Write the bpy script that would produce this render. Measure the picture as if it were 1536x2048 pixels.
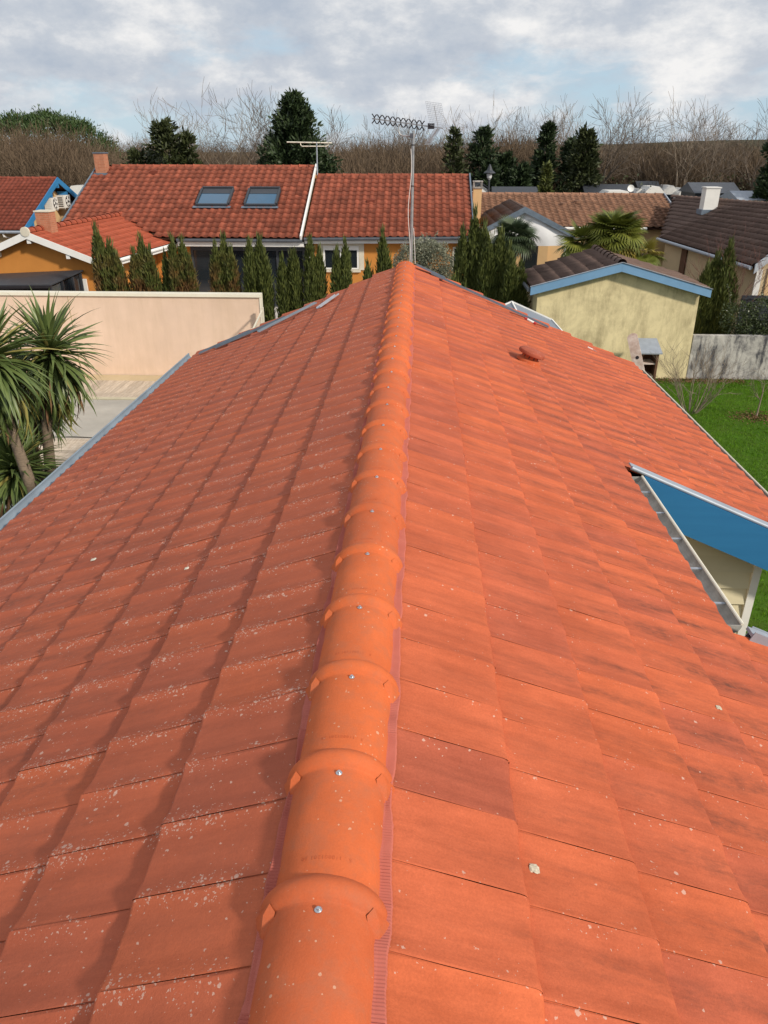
import bpy, math, random
import numpy as np
from mathutils import Matrix, Vector

for o in list(bpy.data.objects):
    bpy.data.objects.remove(o)
S = bpy.context.scene
C = S.collection
rng = np.random.default_rng(11)
random.seed(11)
R = math.radians

# ------------------------------------------------------------------ camera
CAM = Vector((0.196, 0.0, 5.85))
cam = bpy.data.cameras.new("camera")
cam.sensor_fit = 'VERTICAL'
cam.sensor_height = 36.0
cam.lens = 36.0 * 1484.97 / 2048.0
cam.clip_start = 0.05
cam.clip_end = 3000.0
camo = bpy.data.objects.new("camera", cam)
C.objects.link(camo)
pit, yaw, roll = R(26.0256), R(2.4946), R(0.0654)
fw = Vector((-math.sin(yaw) * math.cos(pit), math.cos(yaw) * math.cos(pit), -math.sin(pit)))
rt = Vector((math.cos(yaw), math.sin(yaw), 0.0))
up = rt.cross(fw)
rt2 = rt * math.cos(roll) + up * math.sin(roll)
up2 = up * math.cos(roll) - rt * math.sin(roll)
m3 = Matrix((rt2, up2, -fw)).transposed()
camo.matrix_world = Matrix.Translation(CAM) @ m3.to_4x4()
S.camera = camo

# ------------------------------------------------------------------ sky and sun
SUN_AZ, SUN_EL = R(-37.0), R(32.0)          # azimuth from +X towards -Y, elevation
sd = Vector((math.cos(SUN_EL) * math.cos(SUN_AZ), math.cos(SUN_EL) * math.sin(SUN_AZ), math.sin(SUN_EL)))
W = bpy.data.worlds.new("World")
S.world = W
W.use_nodes = True
wn = W.node_tree
wn.nodes.clear()


def wnode(t, **k):
    n = wn.nodes.new(t)
    for a, b in k.items():
        setattr(n, a, b)
    return n


def wl(a, b):
    wn.links.new(a, b)


wout = wnode('ShaderNodeOutputWorld')
wbg = wnode('ShaderNodeBackground')
wbg.inputs['Strength'].default_value = 0.10
wl(wbg.outputs[0], wout.inputs[0])
sky = wnode('ShaderNodeTexSky', sky_type='NISHITA')
sky.sun_disc = False
sky.sun_elevation = SUN_EL
sky.sun_rotation = math.atan2(sd.x, sd.y)
sky.air_density = 1.0
sky.dust_density = 0.6
tc = wnode('ShaderNodeTexCoord')


def wmap(sc, loc):
    m = wnode('ShaderNodeMapping')
    m.inputs['Scale'].default_value = sc
    m.inputs['Location'].default_value = loc
    wl(tc.outputs['Generated'], m.inputs['Vector'])
    return m.outputs[0]


def wnoise(vec, scale, detail, rough, dist=0.0):
    n = wnode('ShaderNodeTexNoise')
    n.inputs['Scale'].default_value = scale
    n.inputs['Detail'].default_value = detail
    n.inputs['Roughness'].default_value = rough
    n.inputs['Distortion'].default_value = dist
    wl(vec, n.inputs['Vector'])
    return n.outputs['Fac']


def wramp(fac, pts):
    r = wnode('ShaderNodeValToRGB')
    while len(r.color_ramp.elements) < len(pts):
        r.color_ramp.elements.new(0.5)
    for e, (p, c) in zip(r.color_ramp.elements, pts):
        e.position = p
        e.color = (*c, 1) if len(c) == 3 else c
    wl(fac, r.inputs[0])
    return r.outputs[0]


def wmath(op, a, b=None):
    n = wnode('ShaderNodeMath', operation=op)
    for i, v in enumerate((a, b)):
        if v is None:
            continue
        if isinstance(v, (int, float)):
            n.inputs[i].default_value = v
        else:
            wl(v, n.inputs[i])
    return n.outputs[0]


def wmix(f, a, b):
    n = wnode('ShaderNodeMixRGB')
    for i, v in enumerate((f, a, b)):
        if isinstance(v, (int, float)):
            n.inputs[i].default_value = v
        elif isinstance(v, tuple):
            n.inputs[i].default_value = (*v, 1)
        else:
            wl(v, n.inputs[i])
    return n.outputs[0]


# broken cloud deck: density from noise, brighter billows inside, pale blue gaps towards the horizon
d_big = wnoise(wmap((1.0, 1.0, 2.6), (0.30, 0.55, 0.10)), 4.6, 9.0, 0.58, 0.0)
d_bil = wnoise(wmap((1.0, 1.0, 1.9), (2.7, 1.1, 0.4)), 8.0, 10.0, 0.62, 0.0)
sep = wnode('ShaderNodeSeparateXYZ')
wl(tc.outputs['Generated'], sep.inputs[0])
elev = wmath('MINIMUM', wmath('MAXIMUM', sep.outputs['Z'], 0.0), 0.16)
cover = wramp(wmath('ADD', d_big, wmath('MULTIPLY', elev, 2.4)), [(0.53, (0, 0, 0)), (0.69, (1, 1, 1))])
low_sky = wmix(0.75, sky.outputs[0], (4.9, 6.7, 8.3))
light = wmath('ADD', wmath('MULTIPLY', d_bil, 0.8), wmath('MULTIPLY', d_big, 0.3))
grey = wramp(light, [(0.42, (0.46, 0.52, 0.61)), (0.53, (0.58, 0.62, 0.68)), (0.67, (0.91, 0.90, 0.89))])
grey = wmix(1.0, grey, (10.0, 10.0, 10.0))
grey.node.blend_type = 'MULTIPLY'
puff = wramp(wnoise(wmap((1, 1, 2.2), (5.1, 0.2, 0.9)), 13.0, 7.0, 0.55, 0.3), [(0.52, (0, 0, 0)), (0.66, (1, 1, 1))])
skyc = wmix(cover, wmix(wmath('MULTIPLY', puff, 0.7), low_sky, (8.2, 8.2, 8.3)), grey)
wl(skyc, wbg.inputs['Color'])

sl = bpy.data.lights.new("sun", 'SUN')
sl.energy = 3.8
sl.angle = R(4.5)
sl.color = (1.0, 0.90, 0.76)
so = bpy.data.objects.new("sun", sl)
C.objects.link(so)
so.rotation_euler = (-sd).to_track_quat('-Z', 'Y').to_euler()
so.location = (20, -20, 30)

S.view_settings.view_transform = 'Standard'
S.view_settings.look = 'None'
S.view_settings.exposure = 0.0
S.view_settings.gamma = 1.0
S.view_settings.use_curve_mapping = False
S.render.engine = 'CYCLES'
S.cycles.use_denoising = True
S.cycles.max_bounces = 6
S.cycles.transparent_max_bounces = 4


# ------------------------------------------------------------------ material helpers
class NT:
    def __init__(s, name):
        s.m = bpy.data.materials.new(name)
        s.m.use_nodes = True
        s.t = s.m.node_tree
        s.b = s.t.nodes['Principled BSDF']
        s.geo = s.n('ShaderNodeNewGeometry')
        s.pos = s.geo.outputs['Position']

    def n(s, t, **k):
        x = s.t.nodes.new(t)
        for a, b in k.items():
            setattr(x, a, b)
        return x

    def put(s, v, sock):
        if isinstance(v, (int, float)):
            sock.default_value = v
        elif isinstance(v, tuple):
            sock.default_value = (*v, 1) if len(sock.default_value) == 4 else v
        else:
            s.t.links.new(v, sock)

    def math(s, op, a, b=0.0, clamp=False):
        x = s.n('ShaderNodeMath', operation=op)
        x.use_clamp = clamp
        s.put(a, x.inputs[0])
        s.put(b, x.inputs[1])
        return x.outputs[0]

    def noise(s, scale, detail=4, rough=0.55, stretch=None, dist=0.0, off=0.0):
        v = s.pos
        if stretch or off:
            mp = s.n('ShaderNodeMapping')
            s.put(v, mp.inputs['Vector'])
            mp.inputs['Scale'].default_value = stretch or (1, 1, 1)
            mp.inputs['Location'].default_value = (off, off * 0.7, off * 1.3)
            v = mp.outputs[0]
        x = s.n('ShaderNodeTexNoise')
        s.put(v, x.inputs['Vector'])
        x.inputs['Scale'].default_value = scale
        x.inputs['Detail'].default_value = detail
        x.inputs['Roughness'].default_value = rough
        x.inputs['Distortion'].default_value = dist
        return x.outputs['Fac']

    def ramp(s, f, *pts):
        r = s.n('ShaderNodeValToRGB')
        while len(r.color_ramp.elements) < len(pts):
            r.color_ramp.elements.new(0.5)
        for e, (p, c) in zip(r.color_ramp.elements, pts):
            e.position = p
            e.color = (c, c, c, 1) if isinstance(c, (int, float)) else (*c, 1)
        s.put(f, r.inputs[0])
        return r.outputs[0]

    def mix(s, f, a, b, mode='MIX'):
        x = s.n('ShaderNodeMixRGB', blend_type=mode)
        for v, i in zip((f, a, b), x.inputs):
            s.put(v, i)
        return x.outputs[0]

    def attr(s, name, kind='GEOMETRY'):
        return s.n('ShaderNodeAttribute', attribute_name=name, attribute_type=kind).outputs['Fac']

    def bump(s, h, strength=0.3, dist=0.01):
        x = s.n('ShaderNodeBump')
        x.inputs['Strength'].default_value = strength
        x.inputs['Distance'].default_value = dist
        s.put(h, x.inputs['Height'])
        s.put(x.outputs[0], s.b.inputs['Normal'])

    def done(s, col, rough=0.7, spec=0.3, metal=0.0):
        s.put(col, s.b.inputs['Base Color'])
        s.put(rough, s.b.inputs['Roughness'])
        s.b.inputs['Specular IOR Level'].default_value = spec
        s.b.inputs['Metallic'].default_value = metal
        return s.m


def sc(c, k):
    return tuple(min(1.0, v * k) for v in c)


def simple(name, c, var=0.18, scale=6.0, rough=0.7, spec=0.3, metal=0.0, bump=0.0, bscale=60.0, stretch=None, tint=0.0):
    t = NT(name)
    f = t.ramp(t.noise(scale, 5, 0.6, stretch), (0.25, 0.0), (0.75, 1.0))
    col = t.mix(f, sc(c, 1 - var), sc(c, 1 + var))
    if tint:
        a = t.math('ADD', t.attr('tint'), t.attr('tint', 'OBJECT'))
        col = t.mix(1.0, col, t.ramp(a, (0.0, 1 - tint), (1.0, 1 + tint)), 'MULTIPLY')
    if bump:
        t.bump(t.noise(bscale, 4, 0.6), bump, 0.01)
    return t.done(col, rough, spec, metal)


def tile_material():
    t = NT('terracotta_tile')
    a = t.math('ADD', t.attr('tint'), t.attr('tint', 'OBJECT'))
    base = t.ramp(a, (0.0, (0.375, 0.092, 0.050)), (0.28, (0.475, 0.110, 0.052)), (0.7, (0.54, 0.124, 0.050)), (1.0, (0.60, 0.136, 0.049)))
    blot = t.ramp(t.noise(2.6, 6, 0.65), (0.30, (0.80, 0.78, 0.78)), (0.70, (1.10, 1.12, 1.14)))
    col = t.mix(1.0, base, blot, 'MULTIPLY')
    grain = t.ramp(t.noise(150, 3, 0.6), (0.3, 0.90), (0.7, 1.08))
    col = t.mix(1.0, col, grain, 'MULTIPLY')
    streak = t.ramp(t.noise(26, 6, 0.7, (0.10, 1.0, 0.3)), (0.30, (0.86, 0.84, 0.84)), (0.70, (1.10, 1.12, 1.14)))
    col = t.mix(1.0, col, streak, 'MULTIPLY')
    tu = t.attr('tu')
    trough = t.math('SUBTRACT', 0.5, t.math('MULTIPLY', t.math('COSINE', t.math('MULTIPLY', tu, 2 * math.pi)), 0.5))
    s = t.n('ShaderNodeSeparateXYZ')
    t.put(t.pos, s.inputs[0])
    lat = t.math('ABSOLUTE', s.outputs['X'])
    # rain dirt running down the troughs, heavier towards the eaves
    dirt = t.ramp(t.noise(2.4, 8, 0.70, (1.0, 6.0, 1.0)), (0.40, 0.0), (0.62, 1.0))
    crisp = t.ramp(t.noise(38, 6, 0.72, (0.45, 1.0, 1.0)), (0.36, 0.25), (0.58, 1.0))
    amt = t.math('MULTIPLY', t.math('MULTIPLY', t.math('MULTIPLY', dirt, crisp), t.math('POWER', trough, 1.2)), t.math('MINIMUM', t.math('MULTIPLY', lat, 0.60), 1.0))
    col = t.mix(t.math('MULTIPLY', amt, 0.9), col, (0.120, 0.045, 0.030))
    # lichen specks, mostly on the slope that dries slowly and on the wave crests
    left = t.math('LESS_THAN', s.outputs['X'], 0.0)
    film_shade = t.ramp(t.noise(3.2, 6, 0.65, None, 0.0, 8.0), (0.30, 0.30), (0.70, 0.60))
    col = t.mix(t.math('MULTIPLY', left, film_shade), col, (0.350, 0.098, 0.054))  # left slope: weathered tone, with its shade also put into the colour
    crest = t.math('POWER', t.math('SUBTRACT', 1.0, trough), 5.0)
    patch = t.ramp(t.noise(4.5, 6, 0.75, None, 0.0, 3.0), (0.42, 0.0), (0.66, 1.0))
    wob = t.n('ShaderNodeTexNoise')
    wob.inputs['Scale'].default_value = 130.0
    wob.inputs['Detail'].default_value = 3.0
    t.put(t.pos, wob.inputs['Vector'])
    wv = t.n('ShaderNodeVectorMath', operation='MULTIPLY_ADD')
    t.put(wob.outputs['Color'], wv.inputs[0])
    wv.inputs[1].default_value = (0.012, 0.012, 0.012)
    t.put(t.pos, wv.inputs[2])
    dens = t.math('ADD', t.math('MULTIPLY', t.math('MULTIPLY', crest, patch), 0.75), t.math('MULTIPLY', patch, 0.045))
    dens = t.math('MULTIPLY', dens, t.math('ADD', t.math('MULTIPLY', left, 0.90), 0.12))
    for sca, rad in ((80.0, 0.33), (160.0, 0.38), (42.0, 0.26)):
        v = t.n('ShaderNodeTexVoronoi')
        v.inputs['Scale'].default_value = sca
        t.put(wv.outputs[0], v.inputs['Vector'])
        cs = t.n('ShaderNodeSeparateColor')
        t.put(v.outputs['Color'], cs.inputs[0])
        k = 0.5 if sca < 40 else 1.0
        on = t.math('LESS_THAN', cs.outputs[0], t.math('MULTIPLY', dens, k))
        dot = t.math('LESS_THAN', v.outputs['Distance'], t.math('MULTIPLY', t.math('ADD', cs.outputs[1], 0.35), rad))
        col = t.mix(t.math('MULTIPLY', t.math('MULTIPLY', on, dot), 0.66), col, (0.60, 0.42, 0.34))
    t.bump(t.math('ADD', t.noise(220, 3, 0.7), t.math('MULTIPLY', t.noise(30, 4, 0.6), 1.5)), 0.35, 0.003)
    return t.done(col, t.ramp(t.noise(12, 3), (0.2, 0.72), (0.8, 0.9)), 0.25)


def cap_material():
    t = NT('ridge_terracotta')
    a = t.math('ADD', t.attr('tint'), t.attr('tint', 'OBJECT'))
    base = t.ramp(a, (0.0, (0.54, 0.118, 0.040)), (1.0, (0.62, 0.138, 0.040)))
    col = t.mix(1.0, base, t.ramp(t.noise(5, 7, 0.65), (0.28, (0.84, 0.82, 0.82)), (0.72, (1.06, 1.07, 1.08))), 'MULTIPLY')
    col = t.mix(1.0, col, t.ramp(t.noise(190, 3, 0.6), (0.3, 0.94), (0.7, 1.04)), 'MULTIPLY')
    s = t.n('ShaderNodeSeparateXYZ')
    t.put(t.pos, s.inputs[0])
    # a grey bloom on the weather side
    side = t.math('MULTIPLY', t.ramp(s.outputs['X'], (0.0, 0.0), (1.0, 0.0)), 1.0)
    bloom = t.ramp(t.noise(14, 6, 0.7, None, 0.0, 5.0), (0.46, 0.0), (0.78, 0.60))
    col = t.mix(bloom, col, (0.36, 0.135, 0.075))
    patch = t.ramp(t.noise(6.0, 4, 0.7, None, 0.0, 9.0), (0.45, 0.0), (0.75, 0.22))
    for sca in (110.0, 60.0):
        v = t.n('ShaderNodeTexVoronoi')
        v.inputs['Scale'].default_value = sca
        t.put(t.pos, v.inputs['Vector'])
        cs = t.n('ShaderNodeSeparateColor')
        t.put(v.outputs['Color'], cs.inputs[0])
        on = t.math('LESS_THAN', cs.outputs[0], patch)
        dot = t.math('LESS_THAN', v.outputs['Distance'], t.math('MULTIPLY', t.math('ADD', cs.outputs[1], 0.2), 0.30))
        col = t.mix(t.math('MULTIPLY', t.math('MULTIPLY', on, dot), 0.6), col, (0.62, 0.40, 0.28))
    t.bump(t.math('ADD', t.noise(260, 3, 0.7), t.math('MULTIPLY', t.noise(26, 5, 0.6), 1.2)), 0.3, 0.003)
    return t.done(col, 0.74, 0.3)


def far_tile(name, c, dark, amt=0.7, tint=0.25, vari=None):
    t = NT(name)
    a = t.math('ADD', t.attr('tint'), t.attr('tint', 'OBJECT'))
    col = t.mix(1.0, c, t.ramp(a, (0.0, 1 - tint), (1.0, 1 + tint)), 'MULTIPLY')
    if vari:
        col = t.mix(t.ramp(t.noise(0.6, 5, 0.6), (0.40, 0.0), (0.62, 1.0)), col, t.mix(1.0, col, vari, 'MULTIPLY'))
    st = t.ramp(t.noise(2.4, 7, 0.7, (1.6, 1, 1)), (0.44, 0.0), (0.74, 1.0))
    col = t.mix(t.math('MULTIPLY', st, amt), col, dark)
    tu = t.attr('tu')
    grime = t.math('MULTIPLY', t.ramp(tu, (0.50, 0.0), (0.66, 1.0), (0.92, 1.0), (1.0, 0.2)), t.ramp(t.noise(5, 4, 0.6), (0.3, 0.25), (0.7, 0.9)))
    col = t.mix(t.math('MULTIPLY', grime, 0.6), col, dark)
    t.bump(t.noise(60, 3, 0.7), 0.3, 0.01)
    return t.done(col, 0.85, 0.2)


def render_wall(name, c, stain, amt, scale=1.0, streak=6.0):
    t = NT(name)
    f = t.ramp(t.noise(1.3 * scale, 6, 0.6), (0.3, 0.90), (0.7, 1.08))
    col = t.mix(1.0, c, f, 'MULTIPLY')
    st = t.ramp(t.noise(1.5 * scale, 10, 0.74, (streak, 0.3, 0.55)), (0.46, 0.0), (0.68, 1.0))
    st2 = t.ramp(t.noise(1.3 * scale, 10, 0.74, None, 0.4, 4.0), (0.44, 0.0), (0.66, 1.0))
    m = t.math('MULTIPLY', t.math('ADD', t.math('MULTIPLY', st, 0.7), t.math('MULTIPLY', st2, 0.5)), amt, True)
    col = t.mix(m, col, stain)
    t.bump(t.noise(90, 4, 0.7), 0.4, 0.006)
    return t.done(col, 0.9, 0.2)


def leaf_mat(name, c1, c2, scale=5.0, rough=0.55, spec=0.35, trans=0.0, brown=None):
    t = NT(name)
    f = t.ramp(t.noise(scale, 5, 0.7), (0.3, 0.0), (0.7, 1.0))
    a = t.math('ADD', t.attr('tint'), t.attr('tint', 'OBJECT'))
    f = t.math('ADD', t.math('MULTIPLY', f, 0.55), t.math('MULTIPLY', a, 0.45))
    col = t.mix(f, c1, c2)
    if brown:
        s = t.n('ShaderNodeSeparateXYZ')
        t.put(t.pos, s.inputs[0])
        z0, z1, bc = brown
        h = t.math('DIVIDE', t.math('SUBTRACT', z1, s.outputs['Z']), z1 - z0, True)
        m = t.math('MULTIPLY', t.ramp(h, (0.0, 0.0), (0.6, 1.0)), t.ramp(t.noise(2.2, 5, 0.7, None, 0, 6.0), (0.42, 0.0), (0.55, 1.0)))
        col = t.mix(t.math('MULTIPLY', m, 0.9), col, t.mix(f, sc(bc, 0.7), sc(bc, 1.4)))
    t.put(col, t.b.inputs['Base Color'])
    t.put(rough, t.b.inputs['Roughness'])
    t.b.inputs['Specular IOR Level'].default_value = spec
    if trans:
        tr = t.n('ShaderNodeBsdfTranslucent')
        t.put(col, tr.inputs['Color'])
        ms = t.n('ShaderNodeMixShader')
        ms.inputs[0].default_value = trans
        t.t.links.new(t.b.outputs[0], ms.inputs[1])
        t.t.links.new(tr.outputs[0], ms.inputs[2])
        t.t.links.new(ms.outputs[0], t.t.nodes['Material Output'].inputs[0])
    return t.m


def brick_mat(name, c1, c2, mortar):
    t = NT(name)
    br = t.n('ShaderNodeTexBrick')
    mp = t.n('ShaderNodeMapping')
    s = t.n('ShaderNodeSeparateXYZ')
    t.put(t.pos, s.inputs[0])
    cb = t.n('ShaderNodeCombineXYZ')
    t.put(t.math('ADD', s.outputs['X'], s.outputs['Y']), cb.inputs[0])
    t.put(s.outputs['Z'], cb.inputs[1])
    t.put(cb.outputs[0], br.inputs['Vector'])
    br.inputs['Scale'].default_value = 1.0
    br.inputs['Brick Width'].default_value = 0.22
    br.inputs['Row Height'].default_value = 0.06
    br.inputs['Mortar Size'].default_value = 0.006
    br.inputs['Color1'].default_value = (*c1, 1)
    br.inputs['Color2'].default_value = (*c2, 1)
    br.inputs['Mortar'].default_value = (*mortar, 1)
    col = t.mix(1.0, br.outputs['Color'], t.ramp(t.noise(6, 5), (0.3, 0.85), (0.7, 1.1)), 'MULTIPLY')
    t.bump(br.outputs['Fac'], -0.4, 0.01)
    return t.done(col, 0.85, 0.2)


def wood_mat(name, c1, c2, streak=(1, 12, 12), rough=0.8, scale=3.0, tint=0.2):
    t = NT(name)
    f = t.ramp(t.noise(scale, 7, 0.65, streak), (0.3, 0.0), (0.7, 1.0))
    a = t.math('ADD', t.attr('tint'), t.attr('tint', 'OBJECT'))
    col = t.mix(1.0, t.mix(f, c1, c2), t.ramp(a, (0.0, 1 - tint), (1.0, 1 + tint)), 'MULTIPLY')
    t.bump(f, 0.25, 0.005)
    return t.done(col, rough, 0.25)


def membrane_mat():
    t = NT('ridge_membrane_foil')
    col = t.mix(t.noise(20, 4), (0.38, 0.105, 0.078), (0.50, 0.150, 0.112))
    return t.done(col, 0.75, 0.2)


def blue_paint():
    t = NT('blue_painted_timber')
    f = t.noise(2.0, 5, 0.6, (1, 1, 9))
    col = t.mix(f, (0.018, 0.130, 0.295), (0.028, 0.175, 0.37))
    v = t.n('ShaderNodeTexVoronoi')
    v.inputs['Scale'].default_value = 4.5
    t.put(t.pos, v.inputs['Vector'])
    k = t.math('LESS_THAN', v.outputs['Distance'], 0.065)
    col = t.mix(t.math('MULTIPLY', k, 0.75), col, (0.012, 0.05, 0.12))
    t.bump(f, 0.15, 0.004)
    return t.done(col, 0.5, 0.4)


MAT = dict(
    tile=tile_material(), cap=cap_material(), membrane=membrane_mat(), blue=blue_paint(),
    zinc=simple('weathered_zinc', (0.135, 0.175, 0.225), 0.25, 5, 0.5, 0.45, 0.2, 0.1, 30),
    gutter_zinc=simple('blue_grey_gutter_zinc', (0.22, 0.275, 0.335), 0.2, 3, 0.55, 0.4, 0.1),
    zinc_pale=simple('pale_zinc', (0.33, 0.37, 0.43), 0.15, 6, 0.5, 0.45, 0.2),
    zinc_dark=simple('dark_zinc', (0.095, 0.105, 0.125), 0.2, 6, 0.5, 0.4, 0.3),
    gutter_in=simple('dusty_zinc_gutter', (0.36, 0.355, 0.33), 0.35, 9, 0.7, 0.3, 0.2),
    white=simple('white_paint', (0.78, 0.78, 0.76), 0.06, 4, 0.5, 0.4),
    cream=simple('cream_lacquer', (0.76, 0.72, 0.60), 0.05, 4, 0.45, 0.4),
    siding=simple('cream_cladding', (0.60, 0.54, 0.37), 0.06, 3, 0.6, 0.3, tint=0.06),
    plastic=simple('white_plastic', (0.74, 0.73, 0.70), 0.06, 4, 0.45, 0.4),
    screw=simple('steel_screw', (0.55, 0.58, 0.62), 0.1, 40, 0.3, 0.5, 0.9),
    steel=simple('galvanised_steel', (0.42, 0.43, 0.44), 0.2, 12, 0.38, 0.5, 0.7),
    black=simple('black_plastic', (0.020, 0.018, 0.022), 0.2, 8, 0.5, 0.4),
    anthracite=simple('anthracite_metal', (0.038, 0.043, 0.053), 0.15, 5, 0.5, 0.4),
    beige=render_wall('peach_render', (0.76, 0.570, 0.445), (0.50, 0.36, 0.23), 0.35, 0.5, 5),
    orange=render_wall('orange_render', (0.56, 0.235, 0.055), (0.40, 0.16, 0.04), 0.25, 0.6, 3),
    sand=render_wall('sand_render', (0.55, 0.44, 0.28), (0.36, 0.28, 0.17), 0.35, 0.6, 4),
    apricot=render_wall('apricot_render', (0.66, 0.46, 0.25), (0.5, 0.33, 0.17), 0.25, 0.6, 3),
    yellow=render_wall('stained_yellow_render', (0.74, 0.64, 0.385), (0.33, 0.275, 0.16), 0.95, 0.9, 2.2),
    concrete=render_wall('grey_concrete', (0.50, 0.48, 0.45), (0.07, 0.07, 0.08), 1.5, 1.2, 3),
    plinth=simple('pale_plinth', (0.62, 0.58, 0.48), 0.12, 3, 0.85, 0.2),
    deckslab=simple('roof_boarding', (0.06, 0.03, 0.02), 0.2, 4, 0.9, 0.1),
    red=far_tile('red_roof_tile', (0.265, 0.076, 0.045), (0.065, 0.024, 0.018), 0.62, 0.28),
    darkred=far_tile('dark_red_roof_tile', (0.21, 0.055, 0.035), (0.06, 0.022, 0.017), 0.55, 0.2),
    brown=far_tile('brown_roof_tile', (0.26, 0.140, 0.090), (0.065, 0.04, 0.03), 0.6, 0.22),
    slate=far_tile('dark_brown_roof_tile', (0.150, 0.100, 0.082), (0.04, 0.03, 0.027), 0.5, 0.18),
    annex=far_tile('mottled_red_tile', (0.39, 0.092, 0.048), (0.24, 0.06, 0.036), 0.5, 0.12),
    fascia_blue=simple('pale_blue_paint', (0.16, 0.31, 0.50), 0.08, 3, 0.5, 0.4),
    barge_blue=simple('bright_blue_paint', (0.035, 0.20, 0.44), 0.1, 3, 0.5, 0.4),
    brick=brick_mat('red_brick', (0.40, 0.155, 0.085), (0.46, 0.19, 0.11), (0.42, 0.25, 0.17)),
    glass=simple('dark_glass', (0.015, 0.020, 0.026), 0.1, 3, 0.06, 0.8),
    skyglass=simple('blue_glass', (0.015, 0.085, 0.17), 0.1, 3, 0.08, 0.9),
    tarp=simple('white_tarpaulin', (0.76, 0.77, 0.79), 0.05, 1.2, 0.5, 0.3),
    poly=simple('smoky_sheet', (0.16, 0.185, 0.225), 0.1, 2, 0.3, 0.5),
    deck=wood_mat('weathered_decking', (0.40, 0.32, 0.24), (0.60, 0.51, 0.41), (10, 1.2, 10), 0.85, 2.5, 0.16),
    cover=simple('grey_pool_cover', (0.40, 0.375, 0.33), 0.14, 1.3, 0.65, 0.3, bump=0.4, bscale=5),
    stone=simple('pale_coping', (0.55, 0.50, 0.36), 0.15, 3, 0.8, 0.2),
    paving=simple('pale_paving', (0.52, 0.49, 0.46), 0.12, 2, 0.85, 0.2),
    oldwood=wood_mat('flaking_painted_wood', (0.42, 0.28, 0.22), (0.80, 0.72, 0.66), (1, 1, 1), 0.85, 9, 0.05),
    wood=wood_mat('brown_wood', (0.10, 0.05, 0.03), (0.19, 0.10, 0.06), (10, 10, 1.5)),
    bark=simple('palm_bark', (0.20, 0.155, 0.115), 0.4, 14, 0.9, 0.1, bump=0.8, bscale=22, stretch=(1, 1, 6)),
    greybark=simple('grey_bark', (0.165, 0.132, 0.105), 0.3, 4, 0.9, 0.1),
    palebark=simple('pale_bark', (0.265, 0.215, 0.165), 0.3, 4, 0.9, 0.1),
    twig=simple('brown_twig', (0.135, 0.098, 0.066), 0.35, 0.12, 0.9, 0.1, tint=0.35),
    redtwig=simple('reddish_twig', (0.20, 0.10, 0.085), 0.3, 2, 0.8, 0.1),
    cyp=leaf_mat('cypress_green', (0.034, 0.054, 0.013), (0.130, 0.145, 0.036), 6.0),
    cypbrown=leaf_mat('cypress_browned', (0.034, 0.054, 0.013), (0.135, 0.145, 0.036), 6.0, brown=(1.5, 3.15, (0.155, 0.075, 0.030))),
    fir=leaf_mat('dark_conifer', (0.013, 0.028, 0.012), (0.045, 0.070, 0.024), 1.4),
    firb=leaf_mat('olive_conifer', (0.022, 0.032, 0.012), (0.062, 0.075, 0.024), 1.4),
    pine=leaf_mat('umbrella_pine', (0.022, 0.048, 0.014), (0.068, 0.112, 0.030), 1.0),
    olive=leaf_mat('olive_leaf', (0.14, 0.155, 0.105), (0.31, 0.32, 0.235), 8.0, 0.5, 0.4),
    shrub=leaf_mat('glossy_shrub', (0.018, 0.034, 0.011), (0.080, 0.105, 0.034), 9.0, 0.38, 0.5),
    sword=leaf_mat('sword_leaf', (0.050, 0.090, 0.026), (0.185, 0.240, 0.075), 2.2, 0.42, 0.45, 0.15),
    swordy=leaf_mat('yellowing_sword_leaf', (0.22, 0.20, 0.05), (0.34, 0.30, 0.10), 2.2, 0.5, 0.3, 0.15),
    swordb=leaf_mat('dead_sword_leaf', (0.11, 0.055, 0.028), (0.24, 0.14, 0.075), 2.2, 0.8, 0.2),
    fan=leaf_mat('fan_leaf', (0.055, 0.090, 0.014), (0.220, 0.230, 0.040), 3.0, 0.45, 0.4, 0.12),
    fany=leaf_mat('yellow_fan_leaf', (0.24, 0.20, 0.03), (0.36, 0.29, 0.05), 3.0, 0.5, 0.3, 0.12),
    fand=leaf_mat('dark_fan_leaf', (0.030, 0.055, 0.026), (0.095, 0.125, 0.062), 3.0, 0.45, 0.4, 0.1),
    grass=leaf_mat('lawn_blade', (0.060, 0.155, 0.006), (0.150, 0.300, 0.012), 1.1, 0.6, 0.2, 0.25),
    redplastic=simple('red_plastic', (0.45, 0.03, 0.03), 0.1, 8, 0.4, 0.4),
    lichen=simple('pale_lichen', (0.50, 0.44, 0.34), 0.35, 120, 0.9, 0.1),
    lampglass=simple('lamp_glass', (0.62, 0.64, 0.66), 0.05, 4, 0.3, 0.5),
)


def ground_mat(name, c1, c2, c3, s1=0.25, s2=2.5):
    t = NT(name)
    f = t.ramp(t.noise(s1, 6, 0.6), (0.35, 0.0), (0.65, 1.0))
    g = t.ramp(t.noise(s2, 7, 0.7), (0.35, 0.0), (0.7, 1.0))
    col = t.mix(t.math('MULTIPLY', g, 0.6), t.mix(f, c1, c2), c3)
    t.bump(t.noise(40, 4, 0.7), 0.6, 0.03)
    return t.done(col, 0.95, 0.1)


MAT['soil'] = ground_mat('garden_ground', (0.045, 0.060, 0.018), (0.075, 0.062, 0.035), (0.035, 0.045, 0.016))
MAT['lawn'] = ground_mat('lawn_ground', (0.040, 0.110, 0.008), (0.065, 0.150, 0.010), (0.070, 0.085, 0.018))
MAT['hill'] = ground_mat('hill_ground', (0.070, 0.055, 0.035), (0.060, 0.060, 0.035), (0.045, 0.045, 0.028), 0.02, 0.2)


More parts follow.
